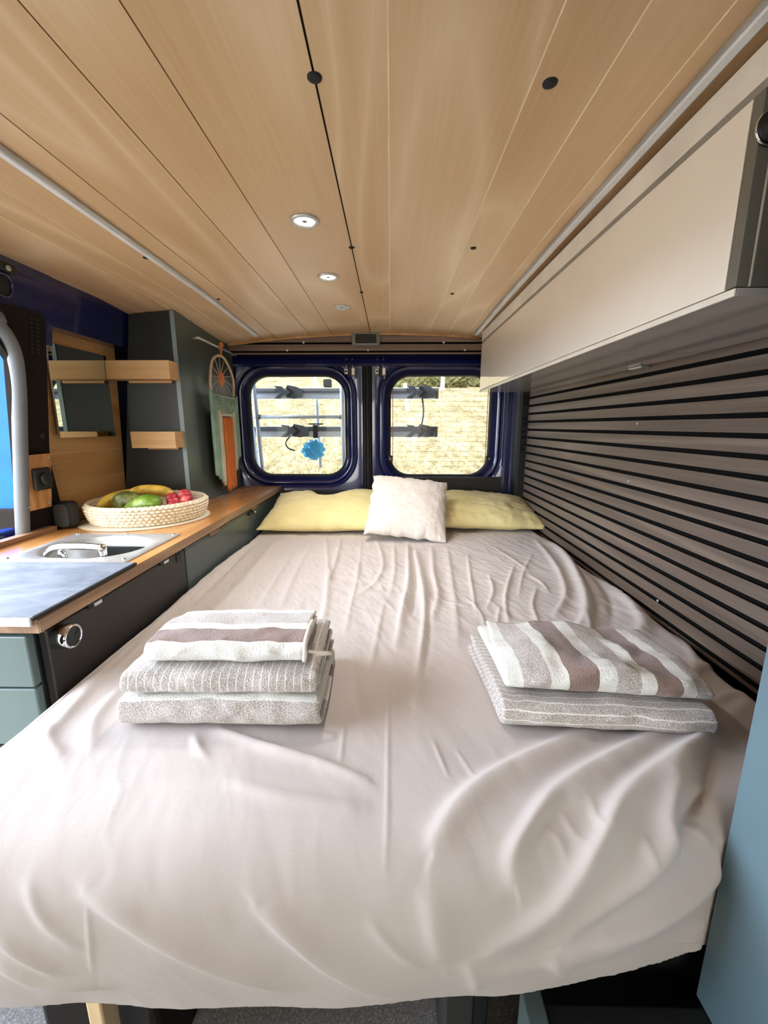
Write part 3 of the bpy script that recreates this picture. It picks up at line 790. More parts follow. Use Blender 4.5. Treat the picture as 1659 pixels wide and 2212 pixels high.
# ------------------------------------------------------------------ pillows
def pillow(name, W, D, T, loc, rot, mat, label, cat, dimple=None, seed=0, nn=70, p=2.2, ear=.05, wr=.006, group=None):
    u = np.linspace(-1, 1, nn); U, Vv = np.meshgrid(u, u, indexing='ij')
    U2 = np.sign(U)*np.abs(U)**.85; V2 = np.sign(Vv)*np.abs(Vv)**.85
    x = W/2*U2*(1-ear*(1-V2**2)); y = D/2*V2*(1-ear*(1-U2**2))
    x = x+.010*vn(V2*5+seed, U2*0+seed)*np.abs(U2)**4; y = y+.012*vn(U2*6+seed*3, V2*0+2)*np.abs(V2)**4
    t = np.clip((1-np.abs(U2)**p)*(1-np.abs(V2)**p), 0, 1)**.55*T/2
    rad = 1-np.exp(-((1-np.abs(U2))*9))*0
    wrk = wr*(fbm(U2*5+seed, V2*5+seed*2, 4)+.6*np.abs(fbm(U2*14+V2*3+seed, V2*6, 2)))*np.clip(t/(T*.2), 0, 1)
    pleat = .35*wr*np.sin(U2*46+3*vn(U2*4, V2*3))*np.exp(-(1-np.abs(V2))*7)*np.clip(t/(T*.1), 0, 1)
    top = t+wrk+pleat; bot = -(t*.75)-.5*wrk
    if dimple:
        top = top-dimple[2]*np.exp(-((U2-dimple[0])/.22)**2-((V2-dimple[1])/.5)**2)
        y = y-dimple[3]*np.exp(-((U2-dimple[0])/.25)**2)*smst(0, 1, V2)
    e = (np.abs(U) > .999) | (np.abs(Vv) > .999)
    zt = np.where(e, .002, top); zb = np.where(e, -.002, bot)
    V = np.concatenate([np.stack([x, y, zt], -1).reshape(-1, 3), np.stack([x, y, zb], -1).reshape(-1, 3)])
    F1 = gridF(nn, nn); n = nn*nn; F2 = F1[:, ::-1]+n
    b = [i for i in range(nn)]+[i*nn+nn-1 for i in range(1, nn)]+[(nn-1)*nn+i for i in range(nn-2, -1, -1)]+[i*nn for i in range(nn-2, 0, -1)]
    F3 = [[b[i], b[(i+1) % len(b)], b[(i+1) % len(b)]+n, b[i]+n] for i in range(len(b))]
    F = [list(f) for f in F1]+[list(f) for f in F2]+F3
    o = mk(name, V, F, mat, loc=loc, smooth=True, local=True)
    fixn(o); o.rotation_euler = rot
    return tag(o, label, cat, group)
R = math.radians
pillow('pillow', .70, .47, .16, (-.300, 2.165, .895), (R(13), R(-1), R(-1)), M_yellow, 'pale yellow pillow beside the oak worktop, dented along its top', 'pillow', dimple=(-.12, .8, .03, .09), seed=3, wr=.007)
pillow('pillow', .72, .46, .155, (.432, 2.20, .888), (R(10), R(2), R(2)), M_yellow, 'creased yellow pillow lying against the slatted wall', 'pillow', seed=8, wr=.011, ear=.07)
pillow('cushion', .375, .375, .12, (.082, 1.970, .950), (R(38), R(5), R(-4)), M_cream, 'small square cream cushion leaning on the two yellow pillows', 'cushion', seed=5, p=2.6, wr=.005, ear=.03)

# ------------------------------------------------------------------ folded towels
def towel(name, W, D, t, mat, loc, rz, label, nl=2, seed=0, lump=.003, taper=0, droop=0, nu=90, stag=.006, skew=0, front_drop=0, group=None):
    """one cloth folded twice: an outer turn wrapped around an inner turn, four plies"""
    path = []; R1 = 1.5*t; R0 = .5*t
    def arc(cy, cz, r, a0, a1, n):
        return [(cy+r*math.cos(a), cz+r*math.sin(a)) for a in np.linspace(a0, a1, n)]
    ln = lambda y0, y1, z, n: [(y, z) for y in np.linspace(y0, y1, n)]
    path += ln(D, R1, 3.5*t, 26); path += arc(R1, 2*t, R1, PI/2, 3*PI/2, 22)[1:]
    path += ln(R1, D-R0, .5*t, 26)[1:]; path += arc(D-R0, t, R0, -PI/2, PI/2, 9)[1:]
    path += ln(D-R0, R1, 1.5*t, 22)[1:]; path += arc(R1, 2*t, R0, -PI/2, -3*PI/2, 9)[1:]
    path += ln(R1, D-.012, 2.5*t, 22)[1:]
    P = np.array(path); T = np.gradient(P, axis=0); T /= np.linalg.norm(T, axis=1)[:, None]
    Nn = np.stack([-T[:, 1], T[:, 0]], 1)
    cum = np.concatenate([[0], np.cumsum(np.linalg.norm(np.diff(P, axis=0), axis=1))]); cum /= (2*D)
    m = len(P); us = np.concatenate([np.linspace(0, .04, 9)[:-1], np.linspace(.04, .96, nu-16), np.linspace(.96, 1, 9)[1:]]); h = t*.485
    prof = np.concatenate([P+Nn*h, (P-Nn*h)[::-1]]); pv = np.concatenate([cum, cum[::-1]]); k = len(prof)
    lay = np.concatenate([np.arange(m), np.arange(m)[::-1]])/m
    U, _ = np.meshgrid(us, np.arange(k), indexing='ij')
    mid = np.concatenate([P, P[::-1]]); e_ = np.abs(2*us-1)
    fr_ = np.sqrt(np.clip(1-(np.clip(e_-(1-2*h/W*1.1), 0, None)/(2*h/W*1.1))**2, .03, 1))[:, None]
    y = mid[None, :, 0]+(prof[:, 0]-mid[:, 0])[None]*fr_; z = mid[None, :, 1]+(prof[:, 1]-mid[:, 1])[None]*fr_
    lv = np.broadcast_to(lay, U.shape)
    endp = (2*U-1)
    x = W*(U-.5)+stag*(vn(lv*5+seed, np.sign(endp)*2+seed))*np.abs(endp)**6*2
    x += skew*(y-D/2)
    # rounded ends of the plies
    x -= np.sign(endp)*.0
    zz = z/(4*t)
    big = fbm(U*2.3+seed, y/D*1.9+seed*1.7, 3)
    z = z*(1+.10*big)+lump*zz*2*fbm(U*4+seed*2, y/D*3+4, 3)
    y = y+.006*fbm(U*5+seed, zz*1.5+seed, 3)+.004*vn(U*14+seed, zz*3)
    if taper: z = z*(1-taper*np.abs(endp)**3)
    if droop: z = z*(1-droop*smst(.35, 1, y/D))
    if front_drop: z = z-front_drop*zz*smst(.35, 0, y/D)
    z = np.maximum(z, .0008)
    V = np.stack([x, y, z], -1).reshape(-1, 3)
    UVc = np.stack([U, np.broadcast_to(pv, U.shape)], -1).reshape(-1, 2)
    F = [list(f) for f in gridF(nu, k)]
    for i in range(nu-1): F.append([i*k+k-1, (i+1)*k+k-1, (i+1)*k, i*k])
    # caps as strips across the ply thickness
    for e in (0, nu-1):
        for i in range(m-1):
            f = [e*k+i, e*k+i+1, e*k+k-2-i, e*k+k-1-i]
            F.append(f if e == 0 else f[::-1])
    # pull the very ends in for a soft rim
    o = mk(name, V, F, mat, loc=loc, smooth=True, local=True, uv=UVc)
    fixn(o); o.rotation_euler = (0, 0, rz)
    tag(o, label, 'towel', group); return o

bedz = .8165
T_a = m_terry('terry_wide_grey', 'v', [(0, 1), (.20, 0), (.40, 0), (.478, 1), (.68, 0), (.85, 2), (.95, 0)])
T_b = m_terry('terry_pinstripe', 'uthin', n=24, duty=.13)
T_c = m_terry('terry_brown_band', 'v', [(0, 0), (.05, 1), (.27, 0), (.34, 2), (.465, 0), (.62, 0), (.7, 1), (.85, 0)])
T_d = m_terry('terry_grey_line', 'vthin', n=36, duty=.14)
T_e = m_terry('terry_broad_stripes', 'u', [(0, 0), (.075, 1), (.205, 0), (.29, 2), (.435, 0), (.52, 1), (.635, 0), (.705, 2), (.825, 0), (.895, 1)])
G1 = None
ta = towel('towel', .350, .225, .0128, T_a, (-.296, .628, bedz), R(.5), 'folded towel with a broad grey front, bottom of the three-towel stack', seed=1, stag=.006)
tb = towel('towel', .340, .205, .0105, T_b, (-.294, .640, bedz+.0555), R(2), 'grey towel with thin white pinstripes, middle of the three-towel stack', seed=4, stag=.005)
tc = towel('towel', .276, .160, .0105, T_c, (-.291, .664, bedz+.1005), R(1.0), 'white towel with a mauve-brown band, on top of the three-towel stack', seed=6, stag=.004, droop=.30)
# cream hem and hanging loop on the banded towel
hem = [(.136, .004+.010*math.sin(a*2), .004+.040*a) for a in np.linspace(0, 1, 14)]
hp = smooth_path([(.139, .001, .006), (.142, -.004, .022), (.141, .006, .036), (.141, .04, .043), (.140, .09, .037)], 6)
V, F = tubed(hp, .0042, 8); mk('hem', V, F, M_cream, tc, local=True, smooth=True)
lp = smooth_path([(.136, .012, .020), (.150, .008, .019), (.175, .006, .018), (.184, .012, .014), (.176, .020, .008), (.155, .020, .006)], 6)
V, F = tubed(lp, .0042, 8, flat=.5); mk('hanging_loop', V, F, M_cream, tc, local=True, smooth=True)
td = towel('towel', .350, .240, .0118, T_d, (.355, .628, bedz), R(-3.5), 'grey towel with white lines along it, under the broad-striped towel', seed=9, stag=.006, skew=-.10)
te = towel('towel', .345, .215, .0105, T_e, (.372, .655, bedz+.0505), R(-6), 'crumpled towel in broad brown, white and grey stripes, on the lined grey towel', seed=12, lump=.010, taper=.28, droop=.35, stag=.012, skew=-.12)

# ------------------------------------------------------------------ kitchen run along the sliding-door side
wt = thing('worktop', 'long glossy oak worktop running along the kitchen cabinets', 'worktop', (-.92, 1.6, .945))
def worktop():
    # plan with a hole for the sink
    ho = rrect(-.875, 1.19, .290, .235, .105, 10)
    x0, x1, y0, y1 = -1.165, -.660, .712, 2.475
    out = []
    for x, y in rrect(-.875, 1.19, 6, 8, .05, 10):
        out.append((min(max(x, x0), x1), min(max(y, y0), y1)))
    n = len(ho); V = []; zt, zb = .975, .947
    for l, z in ((ho, zt), (out, zt), (out, zb), (ho, zb)): V += [(x, y, z) for x, y in l]
    F = []; mi = []
    for a in range(4):
        b = (a+1) % 4
        for k in range(n):
            F.append([a*n+k, a*n+(k+1) % n, b*n+(k+1) % n, b*n+k]); mi.append(1 if a == 1 else 0)
    return V, F, mi
V, F, mi = worktop(); fixn(mk('top_board', V, F, [M_oak, M_edgeply], wt, mi=mi))
box('edge_strip', (-.6595, .712, .9485), (-.6565, 2.475, .9735), M_edgeply, wt, .001)
hb = thing('hob_cover', 'grey marbled board lying over the hob end of the worktop', 'cover', (-.91, .87, .975))
box('board', (-1.10, .705, .9758), (-.662, 1.022, .984), M_marble, hb, .0015)
tube('rubber_edge', [(-.6605, 1.022, .9795), (-.6605, .705, .9795)], .0035, M_rubber, hb, 8)
box('front_strip', (-1.10, .700, .966), (-.664, .7045, .983), M_cream, hb, .001)

# drawers facing the aisle
dc = thing('drawer_cabinet', 'grey-green drawer cabinet at the aisle end of the worktop', 'cabinet', (-.92, 1.0, 0))
box('body', (-1.165, .731, .05), (-.690, 1.02, .9455), M_char, dc, .001)
for z0, z1 in ((.8335, .940), (.705, .8295), (.40, .690)):
    box('drawer', (-1.165, .711, z0), (-.688, .7295, z1), M_green, dc, .0025)
box('toe_panel', (-1.165, .722, .05), (-.688, .730, .38), M_black, dc, .001)

fr = thing('fridge', 'black top-loading fridge front under the marbled board and sink', 'fridge', (-.8, 1.02, .3))
box('body', (-1.165, 1.0215, .20), (-.688, 1.285, .80), M_black, fr, .001)
box('door', (-.686, .735, .45), (-.668, 1.287, .9400), M_fridge, fr, .003)
kb = lathe('lock_knob', [(.010, -.668), (.0245, -.667), (.0245, -.640), (.0235, -.637), (.021, -.636), (.0195, -.6385), (.0005, -.6385)], M_chrome, fr, 40, axis='x', c=(0, .762, .915))
lathe('knob_face', [(.019, -.6386), (.0192, -.6375), (.0005, -.637)], M_trimgrey, kb, 40, axis='x', c=(0, .762, .915))
prism('knob_pointer', [(.762, .915), (.777, .905), (.777, .925)], 'x', -.637, -.6355, M_black, kb)
for y in (.872, 1.165):
    h = box('catch', (-.669, y-.026, .933), (-.663, y+.026, .9455), M_black, fr, .002)
    box('catch_clip', (-.664, y-.012, .934), (-.6595, y+.012, .9425), M_alu, h, .001)
box('label_plate', (-.668, 1.232, .912), (-.6655, 1.262, .936), M_black, fr, .001)

for i, (y0, y1, lab) in enumerate(((1.292, 1.925, 'dark grey-green cabinet between the black fridge and the catch by the pillow'), (1.931, 2.468, 'short dark grey-green cabinet next to the rear doors, beside the yellow pillow'))):
    c = thing('base_cabinet', lab, 'cabinet', (-.9, (y0+y1)/2, .05), 'grey-green base cabinets under the worktop')
    box('body', (-1.165, y0, .05), (-.688, y1, .9455), M_char, c, .001)
    d = box('door', (-.6865, y0+.001, .30), (-.668, y1-.001, .9400), M_greend, c, .002)
    yy = 1.515 if i == 0 else 1.985
    box('finger_pull', (-.669, yy-.040, .930), (-.6625, yy+.040, .9455), M_edgeply, c, .002)
    ct = 1.905 if i == 0 else 1.950
    k = box('catch', (-.668, ct-.010, .918), (-.654, ct+.010, .934), M_black, c, .002)
    if i: box('catch_pin', (-.656, ct-.004, .922), (-.648, ct+.008, .930), M_alu, k, .001)

# sink
sk = thing('sink', 'stainless steel sink with oval bowl set into the oak worktop', 'sink', (-.875, 1.19, .86))
def sink():
    n = 14; L = []
    cx, cy = -.875, 1.19
    def lp(w, h, r, z): return [(x, y, z) for x, y in rrect(cx, cy, w, h, r, n)]
    L = [lp(.352, .292, .008, .9756), lp(.352, .292, .008, .9782), lp(.340, .280, .012, .9790), lp(.300, .246, .112, .9790), lp(.288, .234, .112, .9745), lp(.282, .228, .11, .962), lp(.272, .218, .105, .90), lp(.25, .196, .095, .875), lp(.20, .15, .07, .868), lp(.05, .04, .018, .866)]
    m = 4*(n+1); V = [p for l in L for p in l]; F = []
    for i in range(len(L)-1):
        for k in range(m): F.append([i*m+k, i*m+(k+1) % m, (i+1)*m+(k+1) % m, (i+1)*m+k])
    F.append([(len(L)-1)*m+k for k in range(m)])
    return V, F
V, F = sink(); bs = mk('bowl', V, F, M_steel, sk, smooth=True); fixn(bs)
md = bs.modifiers.new('es', 'EDGE_SPLIT'); md.split_angle = R(40)
for x, y in ((-.715, 1.060), (-.715, 1.32), (-1.035, 1.06), (-1.035, 1.32), (-.875, 1.325)):
    lathe('screw', [(.005, .979), (.005, .981), (.003, .9825), (.0005, .983)], M_chrome, sk, 14, c=(x, y, 0))
fc = thing('faucet', 'chrome fold-down faucet lying across the steel sink', 'faucet', (-1.0, 1.09, .9))
fp = smooth_path([(-1.004, 1.125, .905), (-.985, 1.118, .950), (-.955, 1.108, .986), (-.920, 1.100, 1.000), (-.86, 1.098, 1.003), (-.80, 1.096, 1.001)], 8)
tube('spout', fp, .0098, M_chrome, fc, 18)
lathe('spout_end', [(.0095, .978), (.0105, .980), (.0105, .998), (.009, 1.008), (.0005, 1.0095)], M_chrome, fc, 20, c=(-.797, 1.096, 0))
tube('lever', smooth_path([(-.918, 1.10, .988), (-.908, 1.094, .979), (-.898, 1.09, .975)], 5), .0045, M_chrome, fc, 12)
lathe('lever_joint', [(.0005, .966), (.009, .968), (.010, .985), (.007, .995), (.0005, .996)], M_chrome, fc, 18, c=(-.915, 1.10, 0))

# ------------------------------------------------------------------ basket of fruit on a placemat
pm = lathe('placemat', [(.0005, .9755), (.226, .9755), (.228, .977), (.226, .9785), (.0005, .9785)], M_mat, None, 72, c=(-.957, 1.592, 0))
tag(pm, 'round woven beige placemat under the fruit basket', 'placemat')
def basket():
    n = 900; rings = 6; z0 = .979; hh = .068
    prof = []
    zs = np.linspace(0, 1, rings*8+1)
    for t in zs:                                   # outer wall: scalloped coils
        r = .193+.017*math.sin(t*PI*.55); sc = abs(math.sin(t*rings*PI))
        prof.append((r+.0045*sc, z0+t*hh, sc, int(min(t*rings, rings-1))))
    prof.append((.205, z0+hh+.0045, .8, rings)); prof.append((.199, z0+hh+.0045, .8, rings))
    for t in zs[::-1]:
        r = .183+.017*math.sin(t*PI*.55); sc = abs(math.sin(t*rings*PI))
        if t*hh > .008: prof.append((r-.003*sc, z0+t*hh, sc*.6, int(min(t*rings, rings-1))))
    prof.append((.10, z0+.006, 0, 0)); prof.append((.002, z0+.006, 0, 0))
    th = np.linspace(0, 2*PI, n, endpoint=False); st = 72
    V = np.zeros((len(prof), n, 3))
    for i, (r, z, sc, k) in enumerate(prof):
        rib = np.abs(np.sin(th*st/2+(k % 2)*PI/2))**.6
        rr_ = r+.0062*(rib-.5)*sc*(1 if r > .15 else 0)
        V[i, :, 0] = rr_*np.cos(th); V[i, :, 1] = rr_*np.sin(th); V[i, :, 2] = z+(.002*(rib-.5) if i in (len(zs), len(zs)+1) else 0)
    m = len(prof); F = []
    a = np.arange(m-1)[:, None]; b = np.arange(n)[None, :]; b2 = (b+1) % n
    F = np.stack([a*n+b, a*n+b2, (a+1)*n+b2, (a+1)*n+b], -1).reshape(-1, 4)
    F = [list(f) for f in F]+[list(range(n))[::-1], [(m-1)*n+i for i in range(n)]]
    t = NT('seagrass_weave'); cc = t.n('ShaderNodeTexCoord'); v = t.coord(); f = t.noise(v, 90, 3)
    t.col(t.ramp(f, [(.3, lin(198, 180, 146)), (.5, lin(224, 212, 188)), (.7, lin(238, 230, 212))])); t.set(rough=.85, spec=.2)
    t.bump(t.noise(v, 500, 2), .2, .001)
    o = mk('basket', V.reshape(-1, 3)+np.array([-.950, 1.600, 0]), F, t.m, smooth=True)
    return tag(o, 'round white seagrass basket of fruit on the oak worktop', 'basket')
basket()
def m_fruit(name, ca, cb, cc, rough, sc, bump, axis=None):
    t = NT(name); v = t.coord(); f = t.noise(v, sc, 4, .6)
    t.col(t.ramp(f, [(.32, ca), (.5, cb), (.68, cc)])); t.set(rough=rough, spec=.5)
    if bump: t.bump(t.noise(v, 260, 3, .6), bump, .002)
    return t.m
M_ban = m_fruit('banana_skin', lin(150, 118, 40), lin(216, 178, 70), lin(232, 200, 104), .45, 14, 0)
M_avd = m_fruit('avocado_dark_skin', lin(52, 58, 30), lin(92, 98, 48), lin(140, 146, 78), .3, 30, .5)
M_avg = m_fruit('avocado_green_skin', lin(66, 96, 26), lin(104, 136, 40), lin(150, 172, 74), .3, 26, .45)
M_plum = m_fruit('plum_skin', lin(108, 26, 44), lin(186, 56, 66), lin(220, 108, 96), .3, 16, 0)
M_tip = plain('banana_tip', lin(52, 42, 24), .8)
def banana(pts, r, label):
    P = smooth_path(pts, 9); m = len(P); tt = np.linspace(0, 1, m)
    rad = r*np.clip(np.minimum(tt/.16, (1-tt)/.22), .28, 1)**.6
    V, F = tubed(P, rad, 10)
    b = mk('banana', V, F, M_ban, smooth=True); tag(b, label, 'banana', 'bananas in the basket')
    V, F = tubed(P[-4:]+(P[-1]-P[-2])*1.0, rad[-4:]*1.02, 8); mk('stem_tip', V, F, M_tip, b, smooth=True)
banana([(-1.075, 1.490, 1.038), (-1.070, 1.56, 1.058), (-1.03, 1.645, 1.066), (-.96, 1.705, 1.058), (-.92, 1.722, 1.042)], .019, 'long yellow banana along the wall side of the fruit basket')
banana([(-1.025, 1.590, 1.066), (-.985, 1.622, 1.082), (-.925, 1.652, 1.076), (-.875, 1.66, 1.052)], .0185, 'upper banana lying over the dark avocado')
banana([(-1.100, 1.52, 1.008), (-1.108, 1.58, 1.020), (-1.085, 1.66, 1.022), (-1.03, 1.735, 1.02)], .018, 'lower banana pressed against the basket wall')
def pear_fruit(name, loc, rot, L, r, mat, label):
    prof = []
    for t in np.linspace(0, 1, 26):
        rr_ = r*(max(math.sin(PI*t**.82), 0)**.62)*(1-.16*t)
        prof.append((max(rr_, .0005), L*(t-.5)))
    V, F = lathed(prof, 30, 'x'); o = mk('avocado', V, F, mat, loc=loc, smooth=True, local=True); o.rotation_euler = rot
    tag(o, label, 'avocado', 'avocados in the basket')
    V, F = lathed([(.004, L*.485), (.005, L*.50), (.0005, L*.507)], 12, 'x'); mk('stem_scar', V, F, M_tip, o, local=True, smooth=True)
pear_fruit('avocado', (-.985, 1.535, 1.052), (0, R(-4), R(8)), .125, .042, M_avd, 'dark shiny avocado wedged against the banana')
pear_fruit('avocado', (-.908, 1.490, 1.046), (0, R(10), R(-172)), .138, .038, M_avg, 'bright green avocado beside the red plums')
for i, (x, y, z, r, lb) in enumerate(((-.812, 1.612, 1.061, .026, 'topmost red plum of the pile, with a deep crease'), (-.785, 1.570, 1.050, .024, 'red plum closest to the rim by the rear doors'), (-.832, 1.558, 1.046, .023, 'orange-red plum touching the green avocado'), (-.808, 1.518, 1.036, .024, 'red plum at the basket rim facing the bed'), (-.858, 1.600, 1.050, .024, 'pale pink plum behind the green avocado'), (-.832, 1.664, 1.040, .024, 'dark plum at the back by the tall cabinet'))):
    V, F = lathed([(max(.0005, r*math.sin(PI*t)), r*.96*-math.cos(PI*t)-.006*math.exp(-((1-t)/.08)**2)) for t in np.linspace(0, 1, 20)], 26)
    V = np.array(V); a = np.arctan2(V[:, 1], V[:, 0]); V[:, :2] *= (1-.10*np.exp(-(a/.22)**2))[:, None]
    o = mk('plum', V, F, M_plum, loc=(x, y, z), smooth=True, local=True); o.rotation_euler = (R(20*i-30), R(15-11*i), R(70*i-100))
    tag(o, lb, 'plum', 'plums in the basket')

# ------------------------------------------------------------------ wall side: speaker, switch, mirror, shelves
sp_ = thing('speaker', 'small black portable speaker standing on the worktop behind the sink', 'speaker', (-1.145, 1.45, .976))
box('body', (-1.172, 1.398, .977), (-1.110, 1.450, 1.072), M_black, sp_, .018, 5)
fixn(mk('grille', *prismd(rrect(-1.141, 1.0245, .048, .078, .016, 6), 'y', 1.3945, 1.4005), M_trimgrey, sp_))
tube('grille_rim', [(x, 1.3945, z) for x, z in rrect(-1.141, 1.0245, .050, .080, .017, 6)], .0018, M_rubber, sp_, 6, closed=True)
sw = thing('switch_plate', 'acacia board with a black dimmer on the dark pillar', 'switch', (-1.15, 1.335, 1.06))
wslab('plate', 1.287, 1.387, 1.060, 1.240, .012, M_plate, sw, push=.026)
zc = 1.160
dm = box('dimmer', (wx(zc)+.026, 1.308, zc-.036), (wx(zc)+.040, 1.376, zc+.036), M_black, sw, .006, 3)
lathe('dimmer_knob', [(.022, wx(zc)+.039), (.021, wx(zc)+.048), (.019, wx(zc)+.050), (.0005, wx(zc)+.050)], M_black, dm, 36, axis='x', c=(0, 1.346, zc))
for y, z in ((1.297, 1.228), (1.377, 1.228), (1.297, 1.073), (1.377, 1.073)):
    lathe('screw', [(.005, wx(z)+.026), (.0048, wx(z)+.0275), (.003, wx(z)+.0285), (.0005, wx(z)+.0285)], M_zinc, sw, 14, axis='x', c=(0, y, z))
mr = box('mirror', (-1.158, 1.458, 1.288), (-1.152, 1.757, 1.606), M_mirror, bev=.0008)
tag(mr, 'frameless rectangular mirror on the oak wall panel', 'mirror')
sh = thing('shelf', 'long pale oak box shelf touching the mirror, fixed to the dark cabinet', 'shelf', (-1.0, 1.75, 1.50))
V = [(-1.151, 1.745, 1.516), (-.892, 1.745, 1.516), (-.892, 1.8185, 1.516), (-1.151, 1.8185, 1.516), (-1.151, 1.745, 1.588), (-.892, 1.745, 1.588), (-.892, 1.8185, 1.588), (-1.151, 1.8185, 1.588)]
fixn(mk('box_body', V, [[0, 1, 2, 3], [4, 5, 6, 7], [0, 1, 5, 4], [1, 2, 6, 5], [2, 3, 7, 6], [3, 0, 4, 7]], M_shelf, sh))
box('back_cleat', (-1.10, 1.806, 1.506), (-.92, 1.8185, 1.5155), M_shelf, sh, .001)
s2 = thing('shelf', 'short pale oak box shelf low on the dark cabinet', 'shelf', (-.98, 1.75, 1.24))
box('box_body', (-1.083, 1.745, 1.239), (-.895, 1.8185, 1.307), M_shelf, s2, .002)
box('back_cleat', (-1.05, 1.806, 1.230), (-.92, 1.8185, 1.2375), M_shelf, s2, .001)

tc_ = thing('tall_cabinet', 'tall dark cabinet on the worktop with a grey-green door', 'cabinet', (-1.0, 2.1, .977))
def tcab(x0, x1, y0, y1, mat, nm):
    V = []
    for y in (y0, y1):
        zt0 = min(ceilz(x0, y), 1.80)-.003; zt1 = ceilz(x1, y)-.003
        V += [(wx(.98)+.01 if x0 < -1.05 else x0, y, .9765), (x1, y, .9765), (x1, y, zt1), (wx(zt0)+.01 if x0 < -1.05 else x0, y, zt0)]
    F = [[0, 1, 2, 3], [4, 5, 6, 7], [0, 1, 5, 4], [1, 2, 6, 5], [2, 3, 7, 6], [3, 0, 4, 7]]
    return fixn(mk(nm, V, F, mat, tc_))
tcab(-1.15, -.9065, 1.820, 2.440, M_char, 'body')
tcab(-.9055, -.888, 1.818, 2.444, M_greend, 'door')
tcab(-.9055, -.8875, 1.8165, 1.8178, M_edge, 'edge_band')

# towel rail with the dreamcatcher
rl_ = thing('towel_rail', 'thin silver rail on the grey-green door of the tall cabinet', 'rail', (-.87, 2.18, 1.71))
tube('rod', [(-.858, 1.950, 1.7145), (-.858, 2.425, 1.7125)], .0048, M_alu, rl_, 12)
for y in (1.962, 2.41): tube('bracket', [(-.8885, y, 1.713), (-.858, y, 1.7135)], .004, M_alu, rl_, 10)
M_cord = plain('natural_cord', lin(214, 186, 156), .9, spec=.1); M_orange = cloth('orange_yarn', lin(196, 108, 52), lin(216, 130, 70), wr=.2)
M_mint = cloth('mint_yarn', lin(132, 164, 150), lin(160, 188, 174), wr=.2); M_ecru = cloth('ecru_yarn', lin(196, 192, 172), lin(216, 212, 194), wr=.2); M_brown = cloth('brown_yarn', lin(120, 84, 42), lin(146, 104, 58), wr=.2)
dcx = -.852
dr = thing('dreamcatcher', 'macrame dreamcatcher with orange and mint tassels hanging from the rail', 'wall hanging', (dcx, 2.19, 1.03))
hc = (2.185, 1.535); hr = (.150, .138)
hoop = [(dcx+.002*math.sin(5*a), hc[0]+hr[0]*math.cos(a), hc[1]+hr[1]*math.sin(a)) for a in np.linspace(0, 2*PI, 48, endpoint=False)]
tube('hoop', hoop, .0062, M_cord, dr, 10, closed=True)
tube('hanging_cord', smooth_path([(dcx+.004, 2.185, 1.672), (dcx-.001, 2.186, 1.70), (dcx-.008, 2.188, 1.722), (dcx+.006, 2.19, 1.712), (dcx+.004, 2.183, 1.675)], 5), .0035, M_orange, dr, 8)
kn = lathed([(.0005, -.014), (.013, -.008), (.017, 0), (.012, .009), (.0005, .014)], 14); V = np.array(kn[0]); V[:, 0] *= .6
V += np.array([dcx+.006, 2.19, 1.727]); mk('bow', V, kn[1], M_orange, dr, smooth=True)
V, F = lathed([(.0005, -.004), (.030, -.003), (.035, 0), (.030, .004), (.0005, .006)], 30, 'x'); V = np.array(V); V[:, 1] *= 1.1
V += np.array([dcx+.002, 2.165, 1.560]); mk('sun_disc', V, F, M_orange, dr, smooth=True)
sc_ = (2.165, 1.560)
for a in np.linspace(0, 2*PI, 15, endpoint=False):
    e = (hc[0]+hr[0]*math.cos(a), hc[1]+hr[1]*math.sin(a))
    tube('spoke', [(dcx+.001, sc_[0]+.033*math.cos(a), sc_[1]+.030*math.sin(a)), (dcx, e[0], e[1])], .0014, M_cord, dr, 6)
def fringe(name, y0, y1, zt, zb, strands, mat, depth=.010, x=dcx, slant=0):
    per = 7; n = strands*per+1; m = 26
    Y = np.linspace(y0, y1, n); ph = np.arange(n)/per
    fr_ = np.array([(RNG.random()-.5)*.034 for _ in range(strands+1)])
    V = np.zeros((2, n, m, 3))
    for i in range(n):
        k = min(int(ph[i]), strands-1)
        tf = i/(n-1); z1 = zb[0]*(1-tf)+zb[1]*tf+fr_[k]; z0 = zt[0]*(1-tf)+zt[1]*tf
        t = np.linspace(0, 1, m); rib = abs(math.sin(ph[i]*PI))
        V[0, i, :, 0] = x+.002+depth*rib; V[1, i, :, 0] = x-.003
        V[:, i, :, 1] = Y[i]+slant*t**1.5+.0025*np.sin(t*9+k*2.1)*t
        V[:, i, :, 2] = z0+(z1-z0)*t
    A = gridF(n, m); N_ = n*m; b = [i*m for i in range(n)]+[(n-1)*m+j for j in range(1, m)]+[i*m+m-1 for i in range(n-2, -1, -1)]+[j for j in range(m-2, 0, -1)]
    F = [list(f) for f in A]+[list(f[::-1]+N_) for f in A]+[[b[i], b[(i+1) % len(b)], b[(i+1) % len(b)]+N_, b[i]+N_] for i in range(len(b))]
    o = mk(name, V.reshape(-1, 3), F, mat, dr, smooth=True); return fixn(o)
fringe('mint_tassel', 2.015, 2.085, (1.500, 1.44), (1.095, 1.075), 9, M_mint)
fringe('ecru_tassel', 2.075, 2.115, (1.41, 1.39), (1.07, 1.04), 5, M_ecru, x=dcx+.003)
fringe('mint_tassel', 2.285, 2.355, (1.42, 1.49), (1.14, 1.165), 8, M_mint)
fringe('ecru_tassel', 2.245, 2.292, (1.385, 1.41), (1.09, 1.12), 5, M_ecru, x=dcx+.003)
fringe('brown_tassel', 2.105, 2.258, (1.388, 1.388), (1.035, 1.06), 12, M_brown, x=dcx-.006)
fringe('orange_tassel', 2.130, 2.235, (1.372, 1.372), (1.010, 1.020), 9, M_orange, depth=.014, x=dcx+.006)
